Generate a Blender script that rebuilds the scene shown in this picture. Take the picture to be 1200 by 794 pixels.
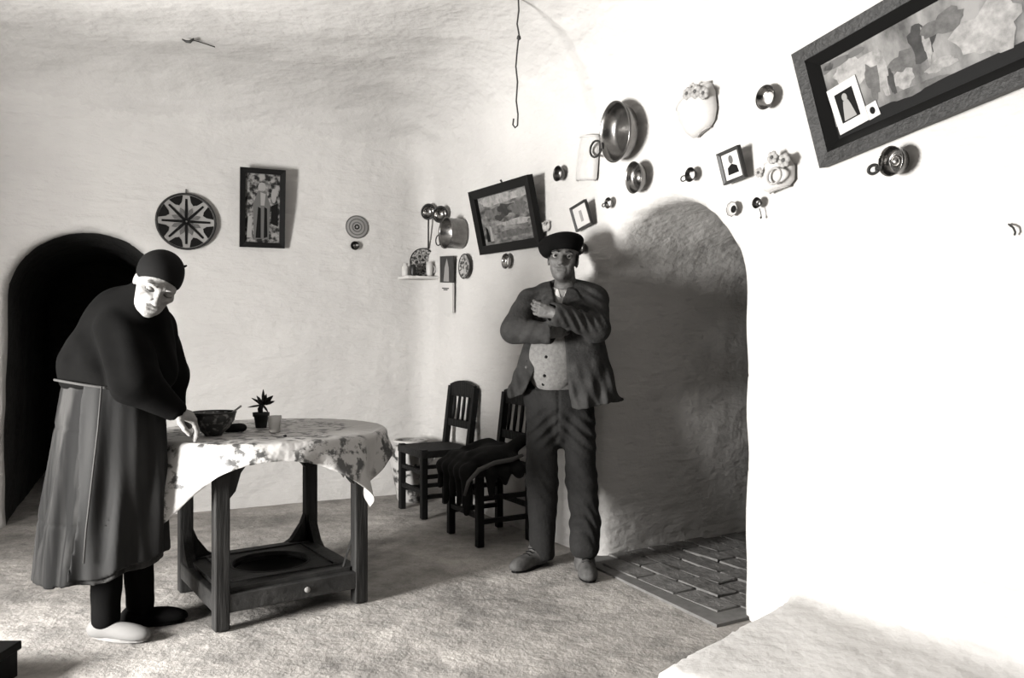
import bpy, math, random
import numpy as np
from mathutils import Vector, Matrix, Euler

random.seed(7)
rng = np.random.RandomState(7)
sc = bpy.context.scene
col = sc.collection
for o in list(bpy.data.objects):
    bpy.data.objects.remove(o)

# ------------------------------------------------------------------ camera, world, light, exposure
F = 930.0; CH = 1.17                       # focal length in pixels of the 1200x794 frame, eye height
cam = bpy.data.cameras.new('camera'); cam.sensor_width = 36.0; cam.lens = F / 1200 * 36
cam.clip_start = 0.05
camo = bpy.data.objects.new('camera', cam); col.objects.link(camo)
camo.location = (0, 0, CH); camo.rotation_euler = (math.pi / 2, 0, 0)
sc.camera = camo

w = bpy.data.worlds.new('world'); sc.world = w; w.use_nodes = True
bg = w.node_tree.nodes['Background']
bg.inputs[0].default_value = (1.0, 0.97, 0.93, 1); bg.inputs[1].default_value = 0.008

vs = sc.view_settings
vs.view_transform = 'Standard'; vs.look = 'None'; vs.gamma = 1.0; vs.use_curve_mapping = False
vs.exposure = 0.8

# room axes (metres; x right, y away from the camera, z up)
C = np.array([-0.63, 6.10])                # corner of back wall and right wall
BD = np.array([0.905, 0.425]); BN = np.array([0.425, -0.905])     # back wall: direction (to the right), normal into the room
RD = np.array([0.5, -0.866]); RN = np.array([-0.866, -0.5])       # right wall: direction (towards the camera), normal
ROOM_W = 4.1
DOOR_V = 3.18; DOOR_HALF = 0.44; DOOR_H = 2.0                     # street door in the left wall, the only source of daylight

def area_light(name, loc, direction, sx, sy, power, colr=(1, 0.985, 0.96)):
    l = bpy.data.lights.new(name, 'AREA'); l.shape = 'RECTANGLE'; l.size = sx; l.size_y = sy
    l.energy = power; l.color = colr
    o = bpy.data.objects.new(name, l); col.objects.link(o)
    o.location = loc
    o.rotation_euler = Vector(direction).to_track_quat('-Z', 'Z').to_euler()
    return o
dc = C - ROOM_W * BD + DOOR_V * BN - 0.28 * BD
area_light('door_daylight', (dc[0], dc[1], DOOR_H / 2), (BD[0], BD[1], 0.02), DOOR_HALF * 2, DOOR_H - 0.05, 800)

# ------------------------------------------------------------------ pixel helpers
def W(px, py, Y):
    return np.array([(px - 600) / F * Y, Y, CH - (py - 397) / F * Y])
def hit(px, py, P0, N):
    d = np.array([(px - 600) / F, 1.0, -(py - 397) / F]); o = np.array([0, 0, CH])
    P0 = np.asarray(P0, float); N = np.asarray(N, float)
    t = np.dot(P0 - o, N) / np.dot(d, N)
    return o + d * t
WALL = {'back': (np.array([C[0], C[1], 0]), np.array([*BD, 0]), np.array([*BN, 0])),
        'right': (np.array([C[0], C[1], 0]), np.array([*RD, 0]), np.array([*RN, 0]))}

# ------------------------------------------------------------------ materials
TINT = (1.0, 0.972, 0.94)
ALB = 0.48      # overall reflectance of the grey scale
def grey(v):
    v = v * ALB
    return (v * TINT[0], v * TINT[1], v * TINT[2], 1)
class NT:
    def __init__(s, name):
        s.m = bpy.data.materials.new(name); s.m.use_nodes = True
        s.t = s.m.node_tree; s.b = s.t.nodes['Principled BSDF']
    def n(s, ty, **kw):
        x = s.t.nodes.new(ty)
        for k, v in kw.items():
            if k in x.inputs: x.inputs[k].default_value = v
            else: setattr(x, k, v)
        return x
    def l(s, a, b): s.t.links.new(a, b)
    def coords(s, scale=(1, 1, 1), rot=(0, 0, 0), kind='Object'):
        tc = s.n('ShaderNodeTexCoord'); mp = s.n('ShaderNodeMapping')
        mp.inputs['Scale'].default_value = scale; mp.inputs['Rotation'].default_value = rot
        s.l(tc.outputs[kind], mp.inputs['Vector']); return mp.outputs['Vector']
    def noise(s, vec, scale, detail=4, rough=0.55):
        x = s.n('ShaderNodeTexNoise'); x.inputs['Scale'].default_value = scale
        x.inputs['Detail'].default_value = detail; x.inputs['Roughness'].default_value = rough
        s.l(vec, x.inputs['Vector']); return x.outputs['Fac']
    def ramp(s, fac, stops):
        r = s.n('ShaderNodeValToRGB'); e = r.color_ramp.elements
        while len(e) < len(stops): e.new(0.5)
        for i, (p, c) in enumerate(stops):
            e[i].position = p; e[i].color = grey(c) if not hasattr(c, '__len__') else c
        s.l(fac, r.inputs['Fac']); return r.outputs['Color']
    def bump(s, fac, dist, strength=1.0, prev=None):
        b = s.n('ShaderNodeBump'); b.inputs['Distance'].default_value = dist; b.inputs['Strength'].default_value = strength
        s.l(fac, b.inputs['Height'])
        if prev: s.l(prev, b.inputs['Normal'])
        return b.outputs['Normal']
    def mixc(s, fac, a, b, mode='MIX'):
        m = s.n('ShaderNodeMix', data_type='RGBA', blend_type=mode)
        if isinstance(fac, (int, float)): m.inputs[0].default_value = fac
        else: s.l(fac, m.inputs[0])
        for q, sock in ((a, m.inputs[6]), (b, m.inputs[7])):
            if isinstance(q, tuple): sock.default_value = q
            else: s.l(q, sock)
        return m.outputs[2]

def mat(name, v, rough=0.7, metal=0.0, var=0.0, scale=8, bump=0.0, bscale=30, stretch=(1, 1, 1), coat=0.0, spec=0.2, kind='Object'):
    t = NT(name); b = t.b
    b.inputs['Base Color'].default_value = grey(v); b.inputs['Roughness'].default_value = rough
    b.inputs['Metallic'].default_value = metal; b.inputs['Coat Weight'].default_value = coat
    b.inputs['Specular IOR Level'].default_value = spec
    if var or bump:
        vec = t.coords(stretch, kind=kind)
    if var:
        f = t.noise(vec, scale, 5, 0.6)
        t.l(t.ramp(f, [(0.28, v * (1 - var)), (0.72, v * (1 + var))]), b.inputs['Base Color'])
    if bump:
        t.l(t.bump(t.noise(vec, bscale, 4), bump), b.inputs['Normal'])
    return t.m

def plaster_mat(name, v, blotch=0.06, b1=0.035, b2=0.010):
    t = NT(name); b = t.b; b.inputs['Roughness'].default_value = 0.85; b.inputs['Specular IOR Level'].default_value = 0.15
    p = t.coords(); ps = t.coords((1.0, 1.0, 3.2), (0.12, 0.1, 0))
    c = t.ramp(t.noise(p, 1.7, 6, 0.6), [(0.3, v * (1 - blotch)), (0.7, min(v * (1 + blotch), 0.95))])
    t.l(c, b.inputs['Base Color'])
    n1 = t.bump(t.noise(ps, 4.0, 3, 0.5), b1)
    n2 = t.bump(t.noise(p, 22.0, 4, 0.55), b2, prev=n1)
    t.l(n2, b.inputs['Normal']); return t.m
M = {}
M['plaster'] = plaster_mat('whitewashed_plaster', 0.80, b1=0.022, b2=0.006)
M['plaster_ceiling'] = plaster_mat('whitewashed_vault', 0.76, b1=0.022, b2=0.006)
M['plaster_passage'] = plaster_mat('greyed_limewash', 0.80, 0.06, 0.022, 0.006)
M['plaster_door_wall'] = plaster_mat('low_bounce_limewash', 0.40, 0.15, b1=0.022, b2=0.006)  # unseen door wall, limewash darkened to cut bounced light in the room
M['dark_passage'] = plaster_mat('shade_dark_rock', 0.05, 0.2)  # near-black shade of the passages put into the rock colour

def floor_mat():
    t = NT('packed_earth_floor'); b = t.b; b.inputs['Roughness'].default_value = 0.8; b.inputs['Specular IOR Level'].default_value = 0.3
    p = t.coords()
    c1 = t.ramp(t.noise(p, 1.6, 8, 0.66), [(0.33, 0.30), (0.50, 0.56), (0.68, 0.80)])
    c2 = t.ramp(t.noise(p, 9.0, 8, 0.7), [(0.36, 0.42 / ALB), (0.58, 1.0 / ALB)])
    cc = t.mixc(0.55, c1, c2, 'MULTIPLY')
    c3 = t.ramp(t.noise(p, 34.0, 3, 0.6), [(0.27, 0.35 / ALB), (0.36, 1.0 / ALB)])
    t.l(t.mixc(0.6, cc, c3, 'MULTIPLY'), b.inputs['Base Color'])
    n1 = t.bump(t.noise(p, 7.0, 6, 0.65), 0.02)
    n2 = t.bump(t.noise(p, 45.0, 5, 0.65), 0.004, prev=n1)
    t.l(n2, b.inputs['Normal']); return t.m
M['floor'] = floor_mat()
M['brick'] = mat('worn_brick', 0.22, 0.8, var=0.4, scale=9, bump=0.008, bscale=40)
M['mortar'] = mat('pale_mortar', 0.22, 0.9, var=0.2, scale=20)
def wood(name, v, rough=0.6, stretch=(14, 14, 1.2), var=0.5):
    return mat(name, v, rough, var=var, spec=0.15, scale=3, bump=0.004, bscale=5, stretch=stretch)
M['wood_dark'] = wood('dark_stained_wood', 0.007)
M['wood_table'] = wood('old_table_wood', 0.04, 0.6, var=0.6)
M['wood_rail'] = mat('scuffed_table_wood', 0.05, 0.65, var=0.7, scale=7, bump=0.004, bscale=25)
M['rush'] = mat('rush_seat', 0.02, 0.8, var=0.4, scale=30, bump=0.006, bscale=60)
M['frame_black'] = mat('black_frame', 0.006, 0.5, spec=0.15)
M['frame_brown'] = mat('carved_frame', 0.035, 0.5, var=0.6, scale=40, bump=0.004, bscale=80)
M['frame_small'] = mat('small_frame_wood', 0.05, 0.45, var=0.4, scale=20)
M['white'] = mat('white_glaze', 0.72, 0.35)
M['paper'] = mat('white_paper', 0.75, 0.8)
M['black'] = mat('black_paint', 0.006, 0.6, spec=0.08)
for _n, _v in (('print_pale', .36), ('print_mid', .13), ('print_dark', .05)): M[_n] = mat(_n, _v, 0.5, var=0.45, scale=28, spec=0.1)
M['ink'] = mat('printing_ink', 0.012, 0.7, spec=0.05)
M['midgrey'] = mat('grey_print', 0.14, 0.6)
M['palegrey'] = mat('pale_print', 0.36, 0.6)
M['palerelief'] = mat('limewashed_ceramic', 0.70, 0.5, var=0.08, scale=30)
M['palerelief2'] = mat('limewashed_ceramic_flowers', 0.5, 0.5, var=0.25, scale=60)
M['metal'] = mat('polished_tin', 0.55, 0.22, metal=1.0)
M['metal_dark'] = mat('tarnished_tin', 0.20, 0.3, metal=1.0)
M['copper'] = mat('burnished_brass', 0.36, 0.27, metal=1.0, var=0.3, scale=25)
M['rimdark'] = mat('dark_rim', 0.03, 0.35)
M['wire'] = mat('twisted_wire', 0.05, 0.6)
M['glass'] = mat('clear_glass', 1.6, 0.15)
M['glass'].node_tree.nodes['Principled BSDF'].inputs['Transmission Weight'].default_value = 0.7
M['leaf'] = mat('dark_leaf', 0.02, 0.5)
M['petal'] = mat('grey_petal', 0.10, 0.6)
M['pot'] = mat('dark_clay_pot', 0.018, 0.6)

def pattern_mat(name, light, dark, scale, lo, hi, rough=0.5, stretch=(1, 1, 1), rot=(0, 0, 0), detail=3, kind='Object'):
    t = NT(name); t.b.inputs['Roughness'].default_value = rough
    p = t.coords(stretch, rot, kind)
    t.l(t.ramp(t.noise(p, scale, detail, 0.55), [(lo, light), (hi, dark)]), t.b.inputs['Base Color'])
    return t.m
def cloth_mat():
    t = NT('printed_oilcloth'); t.b.inputs['Roughness'].default_value = 0.55
    p = t.coords()
    spots = t.ramp(t.noise(p, 21.0, 4, 0.6), [(0.49, 0.62), (0.57, 0.07)])
    mask = t.ramp(t.noise(p, 4.2, 2, 0.5), [(0.44, (0, 0, 0, 1)), (0.50, (1, 1, 1, 1))])
    c = t.mixc(mask, grey(0.62), spots, 'MIX')
    t.l(c, t.b.inputs['Base Color'])
    t.l(t.bump(t.noise(p, 9.0, 3, 0.5), 0.02), t.b.inputs['Normal'])
    return t.m
M['cloth'] = cloth_mat()
M['jar'] = pattern_mat('floral_glaze', 0.66, 0.05, 16, 0.50, 0.60, 0.4)
M['bowl'] = pattern_mat('painted_bowl', 0.30, 0.012, 38, 0.40, 0.50, 0.35)
M['plate_pat'] = pattern_mat('painted_plate', 0.55, 0.03, 55, 0.45, 0.56, 0.35)
M['print_land'] = pattern_mat('landscape_print', 0.30, 0.06, 11, 0.38, 0.62, 0.45, (1, 2.2, 1), detail=6)
M['print_big'] = pattern_mat('river_scene_print', 0.36, 0.06, 7.5, 0.36, 0.66, 0.42, (1.3, 0.8, 1), (0, 0, 0.7), detail=8)
M['print_saint'] = pattern_mat('devotional_print', 0.36, 0.02, 26, 0.40, 0.56, 0.45, detail=5)
for k in ('print_land', 'print_big', 'print_saint'):
    M[k].node_tree.nodes['Principled BSDF'].inputs['Specular IOR Level'].default_value = 0.12

M['skin_m'] = mat('tanned_skin', 0.13, 0.55, var=0.3, scale=30, bump=0.003, bscale=70)
M['skin_shade'] = mat('grey_brow', 0.35, 0.7)
M['skin_w'] = mat('pale_skin', 0.30, 0.6, var=0.25, scale=30, bump=0.004, bscale=70)
M['jacket'] = mat('worn_wool_jacket', 0.040, 0.85, var=0.45, scale=14, bump=0.004, bscale=60, spec=0.2)
M['trousers'] = mat('worn_wool_trousers', 0.021, 0.85, var=0.35, scale=9, bump=0.004, bscale=60, spec=0.2)
M['shirt'] = mat('checked_cotton', 0.26, 0.85, var=0.25, scale=60, bump=0.003, bscale=40, spec=0.2)
M['collar'] = mat('white_collar', 0.6, 0.8)
M['beret'] = mat('black_felt', 0.006, 0.95, spec=0.05)
M['hair'] = mat('dark_hair', 0.015, 0.8)
M['shoe_m'] = mat('dusty_leather', 0.11, 0.7, var=0.5, scale=25)
M['sweater'] = mat('black_wool', 0.005, 0.95, spec=0.04, var=0.3, scale=10)
M['kerchief'] = mat('black_kerchief', 0.006, 0.85, spec=0.08)
def skirt_mat():
    t = NT('faded_striped_skirt'); t.b.inputs['Roughness'].default_value = 0.85; t.b.inputs['Specular IOR Level'].default_value = 0.15
    p = t.coords((6, 6, 0.35))
    c = t.ramp(t.noise(p, 2.2, 3, 0.6), [(0.42, 0.005), (0.60, 0.045)])
    t.l(c, t.b.inputs['Base Color']); return t.m
M['skirt'] = skirt_mat()
M['apron'] = mat('black_apron', 0.011, 0.8, var=0.85, scale=3, spec=0.2, stretch=(3, 3, .6))
M['cord'] = mat('pale_cord', 0.06, 0.8)
M['stocking'] = mat('black_stocking', 0.005, 0.9, spec=0.05)
M['slipper'] = mat('canvas_slipper', 0.24, 0.8)
M['eye_white'] = mat('eyeball', 0.35, 0.3)
M['garment'] = mat('dark_folded_coat', 0.010, 0.9, var=0.5, scale=9, spec=0.15)
M['garment_edge'] = mat('pale_coat_lining', 0.14, 0.9)

# ------------------------------------------------------------------ object helpers
def link(o, parent=None):
    col.objects.link(o)
    if parent is not None: o.parent = parent
    return o
def tag(o, label=None, cat=None, group=None, kind=None):
    if label: o['label'] = label
    if cat: o['category'] = cat
    if group: o['group'] = group
    if kind: o['kind'] = kind
    return o
def root(name, label, cat, mw=None, loc=None, group=None):
    o = bpy.data.objects.new(name, None); o.empty_display_size = 0.05
    if mw is not None: o.matrix_world = mw
    if loc is not None: o.location = loc
    col.objects.link(o)
    return tag(o, label, cat, group)
def mesh_obj(name, verts, faces, m, parent=None, smooth=True, off=None):
    verts = np.asarray(verts, float)
    if off is not None: verts = verts - np.asarray(off)
    me = bpy.data.meshes.new(name)
    me.from_pydata([tuple(v) for v in verts], [], faces)
    me.validate(); me.update()
    if smooth: me.polygons.foreach_set('use_smooth', [True] * len(me.polygons))
    me.materials.append(M[m] if isinstance(m, str) else m)
    return link(bpy.data.objects.new(name, me), parent)
def fast_obj(name, V, Q, m, parent=None, off=None, normals=None):
    me = bpy.data.meshes.new(name)
    V = np.asarray(V, np.float32)
    if off is not None: V = V - np.asarray(off, np.float32)
    n = len(Q)
    me.vertices.add(len(V)); me.vertices.foreach_set('co', V.ravel())
    me.loops.add(4 * n); me.loops.foreach_set('vertex_index', Q.astype(np.int32).ravel())
    me.polygons.add(n); me.polygons.foreach_set('loop_start', np.arange(0, 4 * n, 4, dtype=np.int32))
    me.polygons.foreach_set('loop_total', np.full(n, 4, np.int32))
    me.polygons.foreach_set('use_smooth', np.ones(n, bool))
    me.update(calc_edges=True)
    if normals is not None: me.normals_split_custom_set_from_vertices(normals)
    me.materials.append(M[m] if isinstance(m, str) else m)
    return link(bpy.data.objects.new(name, me), parent)

class MB:
    def __init__(s): s.v = []; s.f = []
    def add(s, v, f):
        k = len(s.v); s.v += [tuple(map(float, p)) for p in v]; s.f += [tuple(i + k for i in q) for q in f]; return s
    def box(s, c, sz, R=None, taper=1.0):
        pts = []
        for z in (-1, 1):
            tp = taper if z > 0 else 1.0
            for x, y in ((-1, -1), (1, -1), (1, 1), (-1, 1)):
                p = np.array([x * sz[0] / 2 * tp, y * sz[1] / 2 * tp, z * sz[2] / 2])
                if R is not None: p = np.asarray(R) @ p
                pts.append(p + np.asarray(c))
        return s.add(pts, [(3, 2, 1, 0), (4, 5, 6, 7), (0, 1, 5, 4), (1, 2, 6, 5), (2, 3, 7, 6), (3, 0, 4, 7)])
    def beam(s, a, b, wx, wy, up=(0, 0, 1)):
        a = np.asarray(a, float); b = np.asarray(b, float); d = b - a; L = np.linalg.norm(d); d /= L
        u = np.asarray(up, float)
        if abs(np.dot(u, d)) > 0.95: u = np.array([1.0, 0, 0])
        x = np.cross(u, d); x /= np.linalg.norm(x); y = np.cross(d, x)
        return s.box((a + b) / 2, (wx, wy, L), np.stack([x, y, d], 1))
    def tube(s, pts, r, n=8, closed=False):
        pts = [np.asarray(p, float) for p in pts]; m = len(pts)
        r = [r] * m if np.isscalar(r) else list(r)
        t0 = pts[1] - pts[0]; u = np.cross(t0, [0, 0, 1.0])
        if np.linalg.norm(u) < 1e-6: u = np.cross(t0, [1.0, 0, 0])
        u /= np.linalg.norm(u); rings = []
        for i in range(m):
            if closed: t = pts[(i + 1) % m] - pts[i - 1]
            else: t = pts[min(i + 1, m - 1)] - pts[max(i - 1, 0)]
            t /= np.linalg.norm(t); u = u - np.dot(u, t) * t; u /= np.linalg.norm(u); v = np.cross(t, u)
            rings.append([pts[i] + r[i] * (math.cos(a) * u + math.sin(a) * v) for a in np.linspace(0, 2 * math.pi, n, endpoint=False)])
        V = [p for q in rings for p in q]; fs = []
        for i in range(m if closed else m - 1):
            j = (i + 1) % m
            for k in range(n): fs.append((i * n + k, i * n + (k + 1) % n, j * n + (k + 1) % n, j * n + k))
        if not closed: fs += [tuple(range(n))[::-1], tuple((m - 1) * n + k for k in range(n))]
        return s.add(V, fs)
    def lathe(s, prof, n=28, c=(0, 0, 0), R=None, cap=True):
        V = []; m = len(prof)
        for r, z in prof:
            for k in range(n):
                a = 2 * math.pi * k / n; p = np.array([r * math.cos(a), r * math.sin(a), z])
                if R is not None: p = np.asarray(R) @ p
                V.append(p + np.asarray(c))
        fs = [(i * n + k, i * n + (k + 1) % n, (i + 1) * n + (k + 1) % n, (i + 1) * n + k) for i in range(m - 1) for k in range(n)]
        if cap: fs += [tuple(range(n))[::-1], tuple((m - 1) * n + k for k in range(n))]
        return s.add(V, fs)
    def prism(s, poly, z0, z1, fn=None):
        n = len(poly); V = [(x, y, z0) for x, y in poly] + [(x, y, z1) for x, y in poly]
        if fn: V = [fn(*p) for p in V]
        return s.add(V, [tuple(range(n))[::-1], tuple(range(n, 2 * n))] + [(i, (i + 1) % n, n + (i + 1) % n, n + i) for i in range(n)])
    def build(s, name, m, parent=None, smooth=False, off=None, bevel=0.0):
        o = mesh_obj(name, s.v, s.f, m, parent, smooth, off)
        if bevel:
            b = o.modifiers.new('bevel', 'BEVEL'); b.width = bevel; b.segments = 2; b.limit_method = 'ANGLE'
        return o
def soft(o, ang=40):
    o.data.polygons.foreach_set('use_smooth', [True] * len(o.data.polygons))
    o.data.set_sharp_from_angle(angle=math.radians(ang)); return o

# ------------------------------------------------------------------ signed-distance modelling (caves, bodies, cloth)
def smin(a, b, k):
    if k <= 0: return np.minimum(a, b)
    h = np.maximum(k - np.abs(a - b), 0) / k
    return np.minimum(a, b) - h * h * k * 0.25
def smax(a, b, k): return -smin(-a, -b, k)
def wob(X, Y, Z, freq, seed, n=5):
    r = np.random.RandomState(seed); s = 0
    for i in range(n):
        d = r.normal(size=3); d *= freq * r.uniform(0.6, 1.4) / np.linalg.norm(d)
        s = s + np.sin(d[0] * X + d[1] * Y + d[2] * Z + r.uniform(0, 6.3))
    return s / n
class Field:
    def __init__(s, lo, hi, h):
        s.lo = np.array(lo, float); s.h = h
        s.ax = [np.arange(lo[i], hi[i] + h, h).astype(np.float32) for i in range(3)]
        s.f = np.full([len(a) for a in s.ax], 1e3, np.float32)
    def sl(s, lo, hi):
        out = []
        for i in range(3):
            a = int(max(0, math.floor((lo[i] - s.lo[i]) / s.h))); b = int(min(len(s.ax[i]), math.ceil((hi[i] - s.lo[i]) / s.h) + 1))
            out.append(slice(a, max(a, b)))
        return tuple(out)
    def grid(s, sl):
        return s.ax[0][sl[0]][:, None, None], s.ax[1][sl[1]][None, :, None], s.ax[2][sl[2]][None, None, :]
    def op(s, fn, lo, hi, k=0.0, mode='u'):
        mg = k + 4 * s.h
        sl = s.sl(np.asarray(lo) - mg, np.asarray(hi) + mg)
        if any(q.stop <= q.start for q in sl): return s
        d = fn(*s.grid(sl)); cur = s.f[sl]
        if mode == 'u': s.f[sl] = smin(cur, d, k)
        elif mode == 's': s.f[sl] = smax(cur, -d, k)
        elif mode == 'i': s.f[sl] = smax(cur, d, k)
        elif mode == '+': s.f[sl] = cur + d
        return s
    def cap(s, a, b, ra, rb, k=0.03, mode='u', sq=(1, 1, 1)):
        a = np.asarray(a, float); b = np.asarray(b, float); ba = b - a; L2 = max(float(ba @ ba), 1e-9)
        def fn(X, Y, Z):
            x, y, z = X - a[0], Y - a[1], Z - a[2]
            t = np.clip((x * ba[0] + y * ba[1] + z * ba[2]) / L2, 0, 1)
            dx, dy, dz = (x - t * ba[0]) / sq[0], (y - t * ba[1]) / sq[1], (z - t * ba[2]) / sq[2]
            return (np.sqrt(dx * dx + dy * dy + dz * dz) - (ra + (rb - ra) * t)) * min(sq)
        r = max(ra, rb) * max(sq)
        return s.op(fn, np.minimum(a, b) - r, np.maximum(a, b) + r, k, mode)
    def chain(s, pts, rs, k=0.03, sq=(1, 1, 1)):
        for i in range(len(pts) - 1): s.cap(pts[i], pts[i + 1], rs[i], rs[i + 1], k, sq=sq)
        return s
    def ell(s, c, r, A=None, k=0.03, mode='u'):
        c = np.asarray(c, float); r = np.asarray(r, float); A = np.eye(3) if A is None else np.asarray(A)
        def fn(X, Y, Z):
            x, y, z = X - c[0], Y - c[1], Z - c[2]
            p = [(A[i][0] * x + A[i][1] * y + A[i][2] * z) for i in range(3)]
            k0 = np.sqrt((p[0] / r[0]) ** 2 + (p[1] / r[1]) ** 2 + (p[2] / r[2]) ** 2)
            k1 = np.sqrt((p[0] / r[0] ** 2) ** 2 + (p[1] / r[1] ** 2) ** 2 + (p[2] / r[2] ** 2) ** 2)
            return k0 * (k0 - 1.0) / np.maximum(k1, 1e-6)
        R = float(max(r)); return s.op(fn, c - R, c + R, k, mode)
    def mesh(s):
        f = s.f; S = f < 0; nx, ny, nz = [n - 1 for n in f.shape]
        an = np.zeros((nx, ny, nz), bool); al = np.ones((nx, ny, nz), bool)
        for i in (0, 1):
            for j in (0, 1):
                for k in (0, 1):
                    q = S[i:i + nx, j:j + ny, k:k + nz]; an |= q; al &= q
        act = an & ~al; ci = np.argwhere(act)
        idx = np.full((nx, ny, nz), -1, np.int32); idx[act] = np.arange(len(ci))
        acc = np.zeros((len(ci), 3)); cnt = np.zeros(len(ci))
        cs = [(i, j, k) for i in (0, 1) for j in (0, 1) for k in (0, 1)]
        for a in cs:
            for ax in range(3):
                if a[ax]: continue
                b = list(a); b[ax] = 1
                pa = ci + np.array(a); pb = ci + np.array(b)
                fa = f[pa[:, 0], pa[:, 1], pa[:, 2]]; fb = f[pb[:, 0], pb[:, 1], pb[:, 2]]
                cr = (fa < 0) != (fb < 0); t = np.where(cr, fa / np.where(cr, fa - fb, 1), 0)
                pos = pa + (pb - pa) * t[:, None]; acc[cr] += pos[cr]; cnt[cr] += 1
        V = s.lo + s.h * acc / cnt[:, None]
        Q = []
        for ax in range(3):
            A = [slice(None)] * 3; B = [slice(None)] * 3; A[ax] = slice(0, -1); B[ax] = slice(1, None)
            sa = S[tuple(A)]; sb = S[tuple(B)]; e = np.argwhere(sa != sb)
            u, v = (ax + 1) % 3, (ax + 2) % 3
            ok = (e[:, u] >= 1) & (e[:, v] >= 1) & (e[:, u] < f.shape[u] - 1) & (e[:, v] < f.shape[v] - 1); e = e[ok]
            def g(du, dv):
                c = e.copy(); c[:, u] -= du; c[:, v] -= dv; return idx[c[:, 0], c[:, 1], c[:, 2]]
            q = np.stack([g(1, 1), g(0, 1), g(0, 0), g(1, 0)], 1)
            fl = ~sa[e[:, 0], e[:, 1], e[:, 2]]; q[fl] = q[fl][:, ::-1]; Q.append(q)
        Q = np.concatenate(Q); return V, Q[(Q >= 0).all(1)]
    def build(s, name, m, parent=None, off=None):
        V, Q = s.mesh(); return fast_obj(name, V, Q, m, parent, off)

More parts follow.
